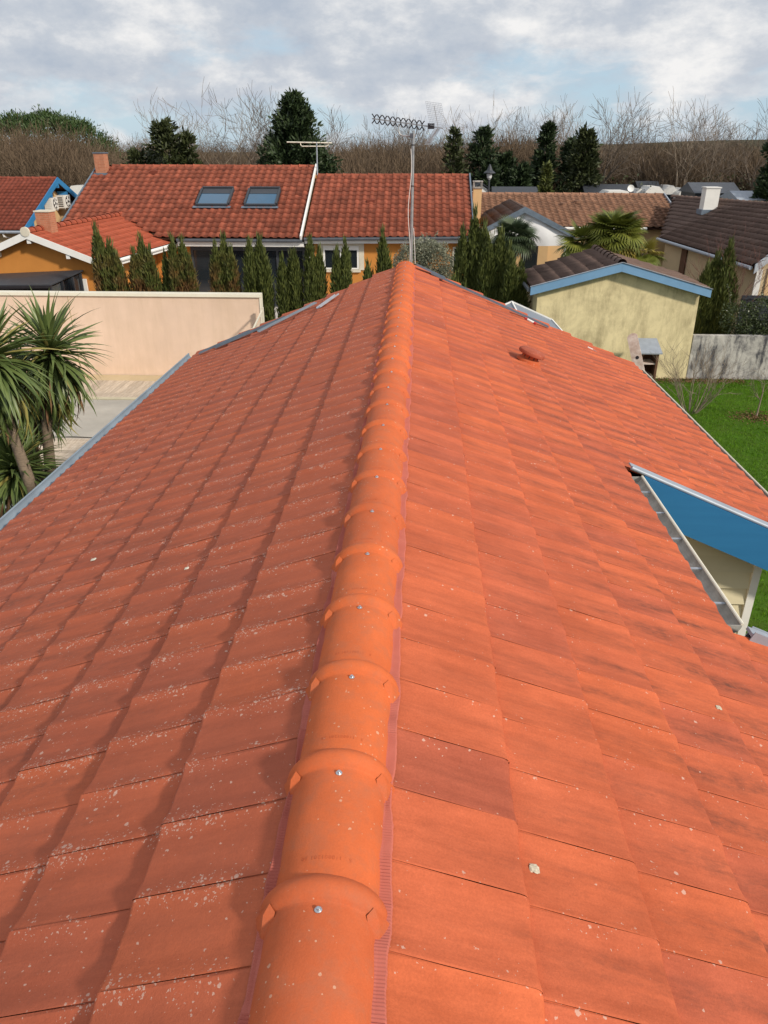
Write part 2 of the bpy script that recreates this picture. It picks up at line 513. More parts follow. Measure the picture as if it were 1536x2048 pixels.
# ------------------------------------------------------------------ mesh helpers
class MB:
    def __init__(s):
        s.v = []
        s.f = []

    def add(s, vs, fs):
        o = len(s.v)
        s.v.extend([tuple(p) for p in vs])
        s.f.extend([tuple(i + o for i in q) for q in fs])
        return s

    def box(s, x0, x1, y0, y1, z0, z1):
        return s.add([(x0, y0, z0), (x1, y0, z0), (x1, y1, z0), (x0, y1, z0), (x0, y0, z1), (x1, y0, z1), (x1, y1, z1), (x0, y1, z1)],
                     [(0, 3, 2, 1), (4, 5, 6, 7), (0, 1, 5, 4), (1, 2, 6, 5), (2, 3, 7, 6), (3, 0, 4, 7)])

    def bar(s, a, b, w, h, upv=(0, 0, 1)):
        """box from a to b, width w sideways, height h along upv, centred"""
        a, b, u = Vector(a), Vector(b), Vector(upv)
        d = (b - a).normalized()
        si = d.cross(u).normalized() * (w / 2)
        u = si.cross(d).normalized() * (h / 2)
        vs = [a - si - u, a + si - u, a + si + u, a - si + u, b - si - u, b + si - u, b + si + u, b - si + u]
        return s.add(vs, [(0, 1, 2, 3), (7, 6, 5, 4), (0, 4, 5, 1), (1, 5, 6, 2), (2, 6, 7, 3), (3, 7, 4, 0)])

    def prism(s, poly, ext):
        """extrude a planar polygon (list of 3d points) by vector ext"""
        n = len(poly)
        e = Vector(ext)
        p = [Vector(q) for q in poly]
        nv = (p[1] - p[0]).cross(p[2] - p[0])
        vs = p + [q + e for q in p]
        fs = [tuple(range(n - 1, -1, -1)), tuple(range(n, 2 * n))] + [(i, (i + 1) % n, n + (i + 1) % n, n + i) for i in range(n)]
        if nv.dot(e) < 0:
            fs = [tuple(reversed(q)) for q in fs]
        return s.add(vs, fs)

    def tube(s, pts, r, k=8, caps=True):
        pts = [Vector(p) for p in pts]
        rs = r if isinstance(r, (list, tuple)) else [r] * len(pts)
        o = len(s.v)
        ref = Vector((0, 0, 1))
        for i, p in enumerate(pts):
            d = (pts[min(i + 1, len(pts) - 1)] - pts[max(i - 1, 0)]).normalized()
            if abs(d.dot(ref)) > 0.95:
                ref2 = Vector((1, 0, 0))
            else:
                ref2 = ref
            a = d.cross(ref2).normalized()
            b = a.cross(d)
            for j in range(k):
                t = 2 * math.pi * j / k
                s.v.append(tuple(p + (a * math.cos(t) + b * math.sin(t)) * rs[i]))
        for i in range(len(pts) - 1):
            for j in range(k):
                s.f.append((o + i * k + j, o + i * k + (j + 1) % k, o + (i + 1) * k + (j + 1) % k, o + (i + 1) * k + j))
        if caps:
            s.f.append(tuple(o + j for j in range(k - 1, -1, -1)))
            e = o + (len(pts) - 1) * k
            s.f.append(tuple(e + j for j in range(k)))
        return s

    def lathe(s, prof, k=24, origin=(0, 0, 0), mat=None):
        o = len(s.v)
        M = mat or Matrix.Identity(3)
        og = Vector(origin)
        for r, z in prof:
            for j in range(k):
                t = 2 * math.pi * j / k
                s.v.append(tuple(og + M @ Vector((r * math.cos(t), r * math.sin(t), z))))
        for i in range(len(prof) - 1):
            for j in range(k):
                s.f.append((o + i * k + j, o + i * k + (j + 1) % k, o + (i + 1) * k + (j + 1) % k, o + (i + 1) * k + j))
        s.f.append(tuple(o + j for j in range(k - 1, -1, -1)))
        e = o + (len(prof) - 1) * k
        s.f.append(tuple(e + j for j in range(k)))
        return s

    def build(s, name, mat, parent=None, at=None, smooth=False):
        """vertices are in world space; the object's origin is put at `at` (or the parent's place)"""
        at = Vector(at) if at is not None else (wpos(parent) if parent else Vector((0, 0, 0)))
        me = bpy.data.meshes.new(name)
        me.from_pydata([(p[0] - at.x, p[1] - at.y, p[2] - at.z) for p in s.v], [], s.f)
        return put(name, me, mat, parent, at, smooth)


WP = {}


def wpos(o):
    return WP[o.name]


def put(name, me, mat, parent=None, at=(0, 0, 0), smooth=False):
    if mat is not None:
        me.materials.clear()
        me.materials.append(MAT[mat] if isinstance(mat, str) else mat)
    if smooth:
        me.polygons.foreach_set('use_smooth', [True] * len(me.polygons))
        try:
            me.set_sharp_from_angle(angle=R(38))
        except Exception:
            pass
    me.update()
    o = bpy.data.objects.new(name, me)
    at = Vector(at)
    if parent is not None:
        o.parent = parent
        o.location = at - wpos(parent)
    else:
        o.location = at
    C.objects.link(o)
    WP[o.name] = at
    return o


def tag(o, label=None, cat=None, group=None, kind=None):
    if label:
        o['label'] = label
    if cat:
        o['category'] = cat
    if group:
        o['group'] = group
    if kind:
        o['kind'] = kind
    return o


def thing(name, at, label, cat, group=None):
    o = bpy.data.objects.new(name, None)
    o.empty_display_size = 0.2
    o.location = at
    C.objects.link(o)
    WP[o.name] = Vector(at)
    return tag(o, label, cat, group)


def copy_tree(root, at, rotz=0.0, scale=(1, 1, 1), label=None):
    c = root.copy()
    C.objects.link(c)
    c.location = at
    c.rotation_euler = (0, 0, rotz)
    c.scale = scale
    WP[c.name] = Vector(at)
    if label:
        c['label'] = label
    for ch in list(root.children):
        d = ch.copy()
        C.objects.link(d)
        d.parent = c
        for g in list(ch.children):
            e = g.copy()
            C.objects.link(e)
            e.parent = d
    return c


def npmesh(name, V, F, tint=None, tu=None):
    """V (n,3), F (m,k) with constant k"""
    me = bpy.data.meshes.new(name)
    V = np.asarray(V, np.float32)
    F = np.asarray(F, np.int32)
    m, k = F.shape
    me.vertices.add(len(V))
    me.vertices.foreach_set('co', V.ravel())
    me.loops.add(m * k)
    me.loops.foreach_set('vertex_index', F.ravel())
    me.polygons.add(m)
    me.polygons.foreach_set('loop_start', np.arange(m, dtype=np.int32) * k)
    me.polygons.foreach_set('loop_total', np.full(m, k, np.int32))
    for nm, arr in (('tint', tint), ('tu', tu)):
        if arr is not None:
            a = me.attributes.new(nm, 'FLOAT', 'POINT')
            a.data.foreach_set('value', np.asarray(arr, np.float32))
    me.update(calc_edges=True)
    me.validate()
    return me


def unit(v):
    return v / np.maximum(np.linalg.norm(v, axis=-1, keepdims=True), 1e-9)


# ------------------------------------------------------------------ ground
mb = MB()
n = 24
xs = np.linspace(-600, 600, n)
ys = np.concatenate([np.linspace(-60, 110, 12), np.linspace(140, 1500, 12)])
gp = [(-80, 0), (45, 0), (49, .8), (130, .8), (1600, .8)]
mb.add([q for y_, z_ in gp for q in ((-900, y_, z_), (900, y_, z_))], [(2 * i, 2 * i + 1, 2 * i + 3, 2 * i + 2) for i in range(4)])
tag(mb.build('ground', 'soil'), 'dark grassy garden ground running out to the woods', kind='structure')
mb = MB()
hx = np.linspace(-420, 420, 57)
prof = [(170, -0.5), (205, 3.2), (240, 6.6), (275, 8.0), (330, 7.5), (420, 5.0)]
hv, hf = [], []
for yi, (yy, zz) in enumerate(prof):
    for xi, x in enumerate(hx):
        k = 1.0 + 0.10 * math.sin(x * 0.021 + yi) + 0.05 * math.sin(x * 0.07)
        k *= 0.10 + 1.05 / (1 + math.exp(-(x - 40) / 8.0))
        hv.append((x, yy, zz * k if zz > 0 else zz))
for yi in range(len(prof) - 1):
    for xi in range(len(hx) - 1):
        a = yi * len(hx) + xi
        hf.append((a, a + 1, a + 1 + len(hx), a + len(hx)))
mb.add(hv, hf)
tag(mb.build('hill', 'hill', smooth=True), 'low brown hill behind the woods', kind='structure')
mb = MB().add([(4.05, 3.0, .004), (14.0, 3.0, .004), (14.0, 20.9, .004), (4.05, 20.9, .004)], [(0, 1, 2, 3)])
tag(mb.build('lawn', 'lawn'), 'green lawn beside the house', kind='structure')
mb = MB().add([(-16, 24.6, .004), (3.2, 24.6, .004), (3.2, 31.4, .004), (-16, 31.4, .004)], [(0, 1, 2, 3)])
tag(mb.build('pavement', 'paving'), 'pale paving round the orange house', kind='structure')

# ------------------------------------------------------------------ the main house: roof geometry
ZC = 4.30                      # top of the ridge tiles
SL = 0.4254                    # fall of the line through the tile noses
NOSE0, COURSE = 0.529, 0.3693
DZ = 0.0226


def zn(x):                     # height of the nose line at |x|
    return ZC - DZ - SL * abs(x)


house = thing('house', (0, 5.0, 0), 'house under the long orange tiled roof being looked along from its ridge', 'house')
# walls: main body, far right bay, near right bay
mb = MB().box(-3.20, 1.80, -3.0, 12.02, 0, 2.62)
mb.box(1.803, 3.42, 6.22, 12.02, 0, 2.50)
mb.box(1.803, 3.42, -3.0, 3.32, 0, 2.50)
mb.prism([(-3.2, 11.85, 2.62), (1.8, 11.85, 2.62), (1.8, 11.85, 3.3), (0, 11.85, 4.02), (-3.2, 11.85, 2.68)], (0, 0.15, 0))
mb.box(1.6, 1.802, 3.33, 6.21, 2.62, 3.18)
mb.build('wall', 'sand', house)
# roof boarding
mb = MB()
th = Vector((0, 0, -0.05))


def slab(x0, x1, y0, y1):
    za, zb = zn(x0) - 0.095, zn(x1) - 0.095
    mb.prism([(x0, y0, za), (x1, y0, zb), (x1, y1, zb), (x0, y1, za)], th)


slab(0.0, 1.99, -3.2, 12.18)
slab(1.995, 3.80, -3.2, 3.53)
slab(1.995, 3.80, 5.98, 12.18)
slab(-0.004, -3.44, -3.2, 12.18)
roof = mb.build('roof', 'deckslab', house)

# one tile: local x runs down the slope (head at 0, nose at L), y across, z out of the roof
TL = 0.466
TW = 0.2455


def wave(u):
    d = min(u % 1.0, 1 - u % 1.0)
    return 0.0090 * math.exp(-(d / 0.17) ** 2) - 0.0033 + 0.0016 * math.cos(4 * math.pi * u + 0.8)


def make_tile_mesh(far_u):
    us = [0.0, 0.035, 0.09, 0.16, 0.25, 0.37, 0.5, 0.63, 0.75, 0.84, 0.91, 0.965, 1.0]
    rows = [(0.0, 0.0), (TL - 0.012, 0.0), (TL - 0.004, -0.0018), (TL - 0.0005, -0.0050), (TL, -0.0100), (TL - 0.0015, -0.034)] if far_u < 0.5 else [(0.0, 0.0), (TL - 0.030, 0.0), (TL - 0.015, -0.0018), (TL - 0.0055, -0.0062), (TL - 0.0008, -0.0130), (TL - 0.0015, -0.034)]
    V, T = [], []
    for x, dz in rows:
        for u in us:
            e = max(0.0, 1 - abs(u - far_u) / 0.05) ** 2 * 0.004 if x > 0.1 else 0.0
            V.append((x - e, 0.0024 + (TW - 0.0048) * u, wave(u) + dz + e))
            T.append(u)
    n = len(us)
    F = []
    for r in range(len(rows) - 1):
        for i in range(n - 1):
            F.append((r * n + i, (r + 1) * n + i, (r + 1) * n + i + 1, r * n + i + 1))
    for i0, sgn in ((0, 1), (n - 1, -1)):
        o = len(V)
        V += [(0, V[i0][1], -0.020), (TL - 0.004, V[i0][1], -0.020)]
        T += [us[i0], us[i0]]
        q = (i0, o, o + 1, 3 * n + i0)
        F.append(q if sgn > 0 else tuple(reversed(q)))
    return np.array(V), F, np.array(T)


TVS = {}
TME = {}
for sd_ in (1, -1):
    TVS[sd_] = make_tile_mesh(1.0 if sd_ > 0 else 0.0)
    tile_me = npmesh('tile', TVS[sd_][0], TVS[sd_][1], tu=TVS[sd_][2])
    tile_me.polygons.foreach_set('use_smooth', [True] * len(tile_me.polygons))
    tile_me.set_sharp_from_angle(angle=R(50))
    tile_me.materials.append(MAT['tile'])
    TME[sd_] = tile_me
drop = 0.1235 / COURSE
ang = math.atan(drop)
tiles = []
RCOL0, LCOL0 = 1.097, 1.046
RW, LW = 0.2463, 0.2424
for side in (1, -1):
    ncourse = 10 if side > 0 else 9
    c0, wd = (RCOL0, RW) if side > 0 else (LCOL0, LW)
    for k in range(ncourse):
        for j in range(-14, 46):
            y = c0 + j * wd
            if side > 0 and k >= 5 and 10 <= j <= 19:
                continue
            xn = NOSE0 + COURSE * k
            jit = random.uniform(-1, 1)
            nose = Vector((side * xn, y, zn(xn)))
            dirv = Vector((side * math.cos(ang), 0, -math.sin(ang)))
            nrm = Vector((side * math.sin(ang), 0, math.cos(ang)))
            acr = nrm.cross(dirv)                      # +Y on the right slope, -Y on the left
            org = nose - dirv * TL
            if side < 0:
                org = org + Vector((0, wd, 0))
            org += nrm * random.uniform(-0.0013, 0.0013) + dirv * random.uniform(-0.0025, 0.0025)
            M = Matrix((dirv, acr * (wd / TW), nrm)).transposed().to_4x4()
            M = M @ Matrix.Rotation(R(random.gauss(0, 0.12)), 4, 'Z') @ Matrix.Rotation(R(random.gauss(0, 0.12)), 4, 'X')
            M = Matrix.Translation(org) @ M
            ctr = nose - dirv * TL * 0.5 + Vector((0, wd / 2, 0))
            v = ctr - CAM
            zc = v.dot(fw)
            seen = zc > 0.2 and abs(v.dot(rt2) / max(zc, .01)) < 0.56 and abs(v.dot(up2) / max(zc, .01)) < 0.73
            tint = min(1, max(0, random.gauss(0.52, 0.17)))
            tiles.append((0 if seen else 1, v.length, M, tint, side))
tiles.sort(key=lambda q: (q[0], q[1]))
for s_, d_, M, tint, side in tiles[:300]:
    o = bpy.data.objects.new('tile', TME[side])
    o.parent = roof
    o.matrix_basis = Matrix.Translation(-wpos(roof)) @ M
    o['tint'] = tint
    C.objects.link(o)


def merged(name, base_v, base_f, base_u, mats, tints, mat, parent, smooth=False):
    nv = len(base_v)
    H = np.hstack([base_v, np.ones((nv, 1))])
    off = np.array(wpos(parent)) if parent else np.zeros(3)
    V = np.concatenate([(H @ np.array(M).T)[:, :3] - off for M in mats])
    bf = np.array(base_f)
    F = np.concatenate([bf + i * nv for i in range(len(mats))])
    me = npmesh(name, V, F, tint=np.repeat(np.array(tints), nv), tu=np.tile(base_u, len(mats)))
    o = put(name, me, mat, parent, wpos(parent) if parent else (0, 0, 0))
    if smooth:
        me.polygons.foreach_set('use_smooth', [True] * len(me.polygons))
        me.set_sharp_from_angle(angle=R(42))
    return o


# the tiles past the nearest 300, both slopes in one mesh
mv, mf, mt_, mu = [], [], [], []
o_ = 0
for q in tiles[300:]:
    bv, bf, bu = TVS[q[4]]
    mv.append((np.hstack([bv, np.ones((len(bv), 1))]) @ np.array(q[2]).T)[:, :3] - np.array(wpos(roof)))
    mf.append(np.array(bf) + o_)
    mt_.append(np.full(len(bv), q[3]))
    mu.append(bu)
    o_ += len(bv)
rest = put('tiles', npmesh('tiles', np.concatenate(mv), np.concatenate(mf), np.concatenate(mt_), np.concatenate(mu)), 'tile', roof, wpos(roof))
rest.data.polygons.foreach_set('use_smooth', [True] * len(rest.data.polygons))
rest.data.set_sharp_from_angle(angle=R(50))
tag(rest, kind='stuff')

# ridge tiles
CY0, CDY = 1.1836, 0.41835


def cap_mesh():
    k = 18
    A = [math.pi * i / k for i in range(k + 1)]

    def ring(y, a, b, top):
        # half-ellipse with short straight skirts, crown at z = top
        return [(a * math.cos(t), y, top - b + b * (math.sin(t) ** 0.92 if math.sin(t) > 1e-6 else 0)) for t in A]
    #  y from the far end (collar) towards the viewer (-y)
    prof = [(0.034, 0.122, 0.114, -0.032), (0.033, 0.140, 0.130, -0.016)]
    for q in range(11):
        yq = 0.030 - 0.060 * q / 10
        hq = 0.019 * math.cos(math.pi * (q - 5) / 11.5) ** 0.8
        prof.append((yq, 0.1395 + hq, 0.122 + hq, -0.019 + hq))
    prof += [(-0.033, 0.1390, 0.121, -0.0205), (-0.036, 0.1375, 0.120, -0.0225), (-0.044, 0.1370, 0.1195, -0.0232), (-0.10, 0.1368, 0.119, -0.0236), (-0.37, 0.1350, 0.117, -0.0256), (-0.39, 0.1330, 0.116, -0.0275)]
    m = MB()
    V, F = [], []
    for p in prof:
        V += ring(*p)
    n = k + 1
    for r in range(len(prof) - 1):
        for i in range(k):
            F.append((r * n + i, r * n + i + 1, (r + 1) * n + i + 1, (r + 1) * n + i))
    m.add(V, F)
    for sx in (-1, 1):                                  # moulded ears on the near side of the collar
        y0, y1 = -0.022, -0.088
        m.add([(sx * 0.124, y0, -0.055), (sx * 0.161, y0, -0.110), (sx * 0.161, y0, -0.146), (sx * 0.141, y1, -0.124), (sx * 0.141, y1, -0.146), (sx * 0.137, y0 - 0.020, -0.070), (sx * 0.154, y0 - 0.024, -0.112), (sx * 0.108, y0 - 0.018, -0.060), (sx * 0.122, y1, -0.116)],
              [q if sx > 0 else tuple(reversed(q)) for q in ((0, 1, 6, 5), (5, 6, 3), (1, 2, 6), (6, 2, 4, 3), (7, 0, 5), (7, 5, 3, 8))])
    return m


cm = cap_mesh()
cap_me = bpy.data.meshes.new('ridge_tile')
cap_me.from_pydata(cm.v, [], cm.f)
cap_me.materials.append(MAT['cap'])
cap_me.polygons.foreach_set('use_smooth', [True] * len(cap_me.polygons))
cap_me.set_sharp_from_angle(angle=R(45))
# screw: washer, flange and hex head
sm = MB().lathe([(0.0095, 0), (0.0095, 0.0015), (0.0072, 0.0032), (0.0050, 0.0034), (0.0048, 0.0075), (0.0030, 0.0085)], 12)
screw_me = bpy.data.meshes.new('screw')
screw_me.from_pydata(sm.v, [], sm.f)
screw_me.materials.append(MAT['screw'])
# embossed batch code, reads from the far side
cu = bpy.data.curves.new('code', 'FONT')
cu.body = '5 . 110801201 10'
cu.size = 0.0155
cu.extrude = 0.00025
cu.resolution_u = 2
cu.align_x = 'CENTER'
cu.space_character = 1.15
tmp = bpy.data.objects.new('code', cu)
C.objects.link(tmp)
bpy.context.view_layer.update()
code_me = bpy.data.meshes.new_from_object(tmp.evaluated_get(bpy.context.evaluated_depsgraph_get()))
bpy.data.objects.remove(tmp)
for v in code_me.vertices:                              # turn round and bend over the tile's back
    x, y = -v.co.x - 0.002, -v.co.y
    a, b, top = 0.1353, 0.1175, -0.0253
    v.co = (x, y - 0.325, top - b + b * max(0.0, 1 - (x / a) ** 2) ** 0.46 + 0.0001 + v.co.z)
code_me.materials.clear()
code_me.materials.append(MAT['cap'])
for i in range(-8, 27):
    if CY0 + i * CDY > 12.2:
        continue
    o = bpy.data.objects.new('ridge_tile', cap_me)
    o.parent = house
    jx = random.uniform(-0.0025, 0.0025)
    o.location = Vector((jx, CY0 + i * CDY, ZC + random.uniform(-.002, .002))) - wpos(house)
    o.rotation_euler = (0, 0, R(random.uniform(-0.5, 0.5)))
    o['tint'] = random.random()
    C.objects.link(o)
    s2 = bpy.data.objects.new('screw', screw_me)
    s2.parent = o
    s2.location = (random.uniform(-0.004, 0.006), -0.056, -0.0230)
    s2.rotation_euler = (R(random.uniform(-4, 4)), R(random.uniform(-4, 4)), random.random())
    C.objects.link(s2)
    c2 = bpy.data.objects.new('embossed_code', code_me)
    c2.parent = o
    C.objects.link(c2)
# closing end of the last ridge tile
mb = MB()
k = 18
yy = CY0 + 26 * CDY + 0.021
poly = [(0.125 * math.cos(math.pi * i / k), yy, ZC - 0.145 + 0.118 * math.sin(math.pi * i / k)) for i in range(k + 1)]
mb.prism(poly, (0, 0.012, 0))
mb.build('ridge_end', 'cap', house)
# pleated flashing strip under the ridge tiles, both sides
for side in (1, -1):
    V, F = [], []
    y = -0.6
    i = 0
    ew = 0.0
    while y < 12.15:
        st = 0.0042 if y < 6 else 0.008
        ew += random.uniform(-0.0012, 0.0012) - ew * 0.02
        wob = 0.007 * math.sin(y * 9.0) * math.sin(y * 2.3 + 1) + 0.004 * math.sin(y * 23.0) + ew
        if math.sin(y * 7.3) > 0.55:
            amp = 0.0006
        else:
            amp = 0.0022
        pl = amp * (1 if i % 2 else -1)
        uu = ((y - (RCOL0 if side > 0 else LCOL0)) / (RW if side > 0 else LW)) % 1.0
        pl += wave(uu if side > 0 else 1 - uu)
        xe = (0.161 if side > 0 else 0.153) + 0.7 * wob
        for x, h in ((0.110, 0.006), (0.136, 0.010), (xe - 0.004, 0.0155), (xe, 0.010)):
            zz = zn(NOSE0) + drop * (NOSE0 - x)
            V.append((side * x, y, zz + h + pl))
        y += st
        i += 1
    for r in range(i - 1):
        for c in range(3):
            q = (4 * r + c, 4 * r + c + 1, 4 * r + c + 5, 4 * r + c + 4)
            F.append(q if side > 0 else tuple(reversed(q)))
    MB().add(V, F).build('ridge_membrane', 'membrane', house)


def gutter(name, x, y0, y1, z, r, side, mat, lip):
    """half-round channel along Y"""
    m = MB()
    k = 10
    ring = []
    for i in range(k + 1):
        t = math.pi + math.pi * i / k
        ring.append((x + r * math.cos(t), z + r * math.sin(t)))
    for i in range(k, -1, -1):
        t = math.pi + math.pi * i / k
        ring.append((x + (r - 0.004) * math.cos(t), z + (r - 0.004) * math.sin(t)))
    m.prism([(a, y0, b) for a, b in ring], (0, y1 - y0, 0))
    g = m.build(name, mat, house)
    MB().tube([(x + side * (r + 0.002), y0, z + 0.004), (x + side * (r + 0.002), y1, z + 0.004)], 0.0105, 8).build('gutter_bead', lip, g)
    return g


gl = gutter('gutter', -3.535, -3.2, 12.22, 2.762, 0.085, -1, 'gutter_zinc', 'gutter_zinc')
m = MB()
yy = 0.6
for q in range(18):
    m = MB().tube([(-3.535 + 0.0885 * math.cos(t), yy, 2.762 + 0.0885 * math.sin(t)) for t in np.linspace(math.pi, 1.7 * math.pi, 8)], 0.0045, 5)
    m.build('gutter_joint', 'gutter_zinc', gl)
    yy += 0.66
gr = gutter('gutter', 3.855, 5.99, 12.22, 2.585, 0.075, 1, 'gutter_in', 'cream')
gutter('gutter', 3.855, -3.2, 3.55, 2.585, 0.075, 1, 'gutter_in', 'cream')
gq = gutter('gutter', 2.062, 3.68, 5.86, 3.365, 0.060, 1, 'gutter_in', 'cream')
for yy in (3.678, 5.862):
    MB().prism([(2.062 + 0.060 * math.cos(t), yy, 3.365 + 0.060 * math.sin(t)) for t in np.linspace(math.pi, 2 * math.pi, 11)], (0, 0.004, 0)).build('gutter_end', 'gutter_in', gq)
for yy in (3.92, 4.34, 4.76, 5.18, 5.56):
    MB().box(2.004, 2.120, yy, yy + 0.018, 3.352, 3.358).build('bracket', 'zinc_pale', gq)

# blue verge board, its zinc capping and the cladding in the step of the roof
def off(x, d):
    return zn(x) + d


mb = MB().prism([(2.16, 5.90, off(2.16, -0.005)), (4.02, 5.90, off(4.02, -0.005)), (4.02, 5.90, off(4.02, -0.385)), (2.30, 5.90, off(2.30, -0.375)), (2.16, 5.90, off(2.16, -0.12))], (0, 0.028, 0))
mb.build('verge_board', 'blue', house)
mb = MB()
a, b = Vector((2.045, 5.925, off(2.045, 0.012))), Vector((4.05, 5.925, off(4.05, 0.012)))
mb.tube([a + (b - a) * t for t in (0, .5, 1)], 0.018, 10)
mb.bar(a + Vector((0, 0.055, 0.006)), b + Vector((0, 0.055, 0.006)), 0.09, 0.012, (0.39, 0, 0.92))
mb.build('verge_capping', 'zinc_pale', house, smooth=True)
mb = MB()
a, b = Vector((2.115, 3.575, off(2.115, 0.018))), Vector((4.05, 3.575, off(4.05, 0.018)))
mb.bar(a, b, 0.075, 0.020, (0.39, 0, 0.92))
mb.bar(a + Vector((0.0, -0.040, -0.012)), b + Vector((0.0, -0.040, -0.012)), 0.006, 0.075, (0.39, 0, 0.92))
mb.bar(a + Vector((0.0, 0.040, -0.07)), b + Vector((0.0, 0.040, -0.07)), 0.006, 0.17, (0.39, 0, 0.92))
mb.build('verge_capping', 'zinc_pale', house)
mb = MB().prism([(2.16, 3.50, off(2.16, -0.10)), (4.02, 3.50, off(4.02, -0.10)), (4.02, 3.50, off(4.02, -0.40)), (2.16, 3.50, off(2.16, -0.40))], (0, 0.028, 0))
mb.build('verge_board', 'blue', house)


def clip_board(z0, z1, x0, x1, lim):
    """rectangle below the roof line x <= lim(z)"""
    xa, xb = min(x1, lim(z0)), min(x1, lim(z1))
    if xa - x0 < 0.02:
        return None
    xb = max(xb, x0 + 0.01)
    return [(x0, z0), (xa, z0), (xb, z1), (x0, z1)]


z = 0.34
while z < 3.1:
    q = clip_board(z, z + 0.172, 1.81, 3.40, lambda zz: (ZC - 0.16 - zz) / SL)
    if q:
        m = MB()
        (xa, za), (xb, zb), (xc, zd), (xd, ze) = q
        y_lo, y_hi = 6.170, 6.205
        m.add([(xa, y_lo, za), (xb, y_lo, zb), (xc, y_hi, zd), (xd, y_hi, ze), (xa, 6.215, za), (xb, 6.215, zb)],
              [(0, 1, 2, 3), (4, 5, 1, 0)])
        o = m.build('siding_board', 'siding', house)
        o['tint'] = random.random()
    z += 0.176
MB().box(3.40, 3.475, 6.165, 6.27, 0.0, 2.50).build('corner_post', 'plastic', house)
# verge flashing at the far gable, a soaker per course showing past the tile ends
for side, nc in ((1, 10), (-1, 9)):
    for k in range(nc):
        x1 = NOSE0 + COURSE * k - 0.02
        x0 = x1 - COURSE
        x0 = max(x0, 0.13)
        z1 = zn(NOSE0 + COURSE * k) - 0.020 + 0.02 * drop
        z0 = z1 + drop * (x1 - x0)
        m = MB().prism([(side * x0, 12.10, z0), (side * x1, 12.10, z1), (side * x1, 12.10, z1 - 0.012), (side * x0, 12.10, z0 - 0.012)], (0, 0.155, 0))
        m.prism([(side * x0, 12.258, z0 + 0.004), (side * x1, 12.258, z1 + 0.004), (side * x1, 12.258, z1 - 0.16), (side * x0, 12.258, z0 - 0.16)], (0, 0.006, 0))
        m.build('soaker', 'zinc', house)
# roof ventilator, a mushroom cap on its own vent tile
rm = Matrix.Rotation(ang + 0.02, 3, 'Y')
vb = Vector((1.505, 8.62, zn(1.505) + 0.0))
mb = MB().lathe([(0.150, -0.01), (0.145, 0.020), (0.110, 0.034), (0.098, 0.045), (0.095, 0.085)], 28, vb, rm)
vt = mb.build('roof_ventilator', 'cap', house, smooth=True)
MB().lathe([(0.088, 0.0858), (0.150, 0.078), (0.158, 0.085), (0.160, 0.100), (0.154, 0.118), (0.135, 0.130), (0.080, 0.139), (0.02, 0.141)], 32, vb, rm).build('vent_cap', 'tile', vt, smooth=True)
mb = MB()
for q in range(10):
    t = 2 * math.pi * q / 10
    p = vb + rm @ Vector((0.096 * math.cos(t), 0.096 * math.sin(t), 0.03))
    mb.bar(p, p + rm @ Vector((0, 0, 0.052)), 0.010, 0.010, (1, 0, 0))
mb.build('vent_fin', 'black', vt)
# a few round lichens and droppings on the tiles
for px, py, r_, mt in ((0.562, 1.475, 0.0165, 'lichen'), (-1.856, 4.08, 0.019, 'plinth'), (-1.018, 3.417, 0.014, 'plinth'), (1.586, 2.676, 0.015, 'lichen'), (0.067, 3.70, 0.008, 'plinth')):
    if abs(px) < 0.1:
        zz = ZC - 0.022
        mm = Matrix.Identity(3)
    else:
        sd_ = 1 if px > 0 else -1
        kk = math.ceil((abs(px) - NOSE0) / COURSE)
        zz = zn(NOSE0 + kk * COURSE) + drop * (NOSE0 + kk * COURSE - abs(px)) + wave(((py - (RCOL0 if sd_ > 0 else LCOL0)) / 0.245) % 1) + 0.001
        mm = Matrix.Rotation(ang * sd_, 3, 'Y')
    m = MB().lathe([(r_, 0), (r_ * 0.85, 0.003), (r_ * 0.3, 0.0035)], 11, (px, py, zz), mm)
    for i_, v in enumerate(m.v):
        jj = 1 + 0.22 * math.sin(i_ * 2.1)
        m.v[i_] = (px + (v[0] - px) * jj, py + (v[1] - py) * jj, v[2])
    m.build('lichen_spot' if mt == 'lichen' else 'bird_dropping', mt, house)

# loose strips of zinc lying near the far verge
def strip(a, b, w, label, mat='zinc', lift=0.012, fold=True, group='zinc strips left on the roof'):
    ax, ay = a
    bx, by = b
    p = Vector((ax, ay, zn(ax) + lift))
    q = Vector((bx, by, zn(bx) + lift))
    sgn = 1 if ax > 0 else -1
    nv = Vector((sgn * 0.39, 0, 0.92))
    m = MB().bar(p, q, w, 0.004, nv)
    if fold:
        si = (q - p).normalized().cross(nv).normalized()
        m.bar(p + si * (w / 2) + nv * 0.011, q + si * (w / 2) + nv * 0.011, 0.004, 0.026, nv)
        m.bar(p - si * (w / 2) + nv * 0.008, q - si * (w / 2) + nv * 0.008, 0.004, 0.020, nv)
    return tag(m.build('zinc_strip', mat, at=p), label, 'metal strip', group)


strip((-2.46, 11.78), (-3.30, 11.75), 0.085, 'lowest zinc strip near the eaves corner of the left roof slope')
strip((-1.86, 11.62), (-2.98, 11.60), 0.10, 'flat zinc strip lying in the middle of three near the left verge', lift=0.010)
strip((-1.36, 11.62), (-2.19, 11.16), 0.085, 'long folded zinc strip lying askew over another on the left roof slope', lift=0.026)
strip((-1.03, 11.62), (-1.25, 11.05), 0.070, 'short pale zinc strip lying by itself nearest the ridge on the left slope', 'zinc_pale', lift=0.012)
strip((0.17, 12.14), (0.62, 12.10), 0.10, 'short zinc strip touching the ridge end on the right slope', lift=0.020)
strip((0.40, 12.02), (2.27, 11.96), 0.11, 'long zinc strip running down along the far edge of the right slope', lift=0.012)
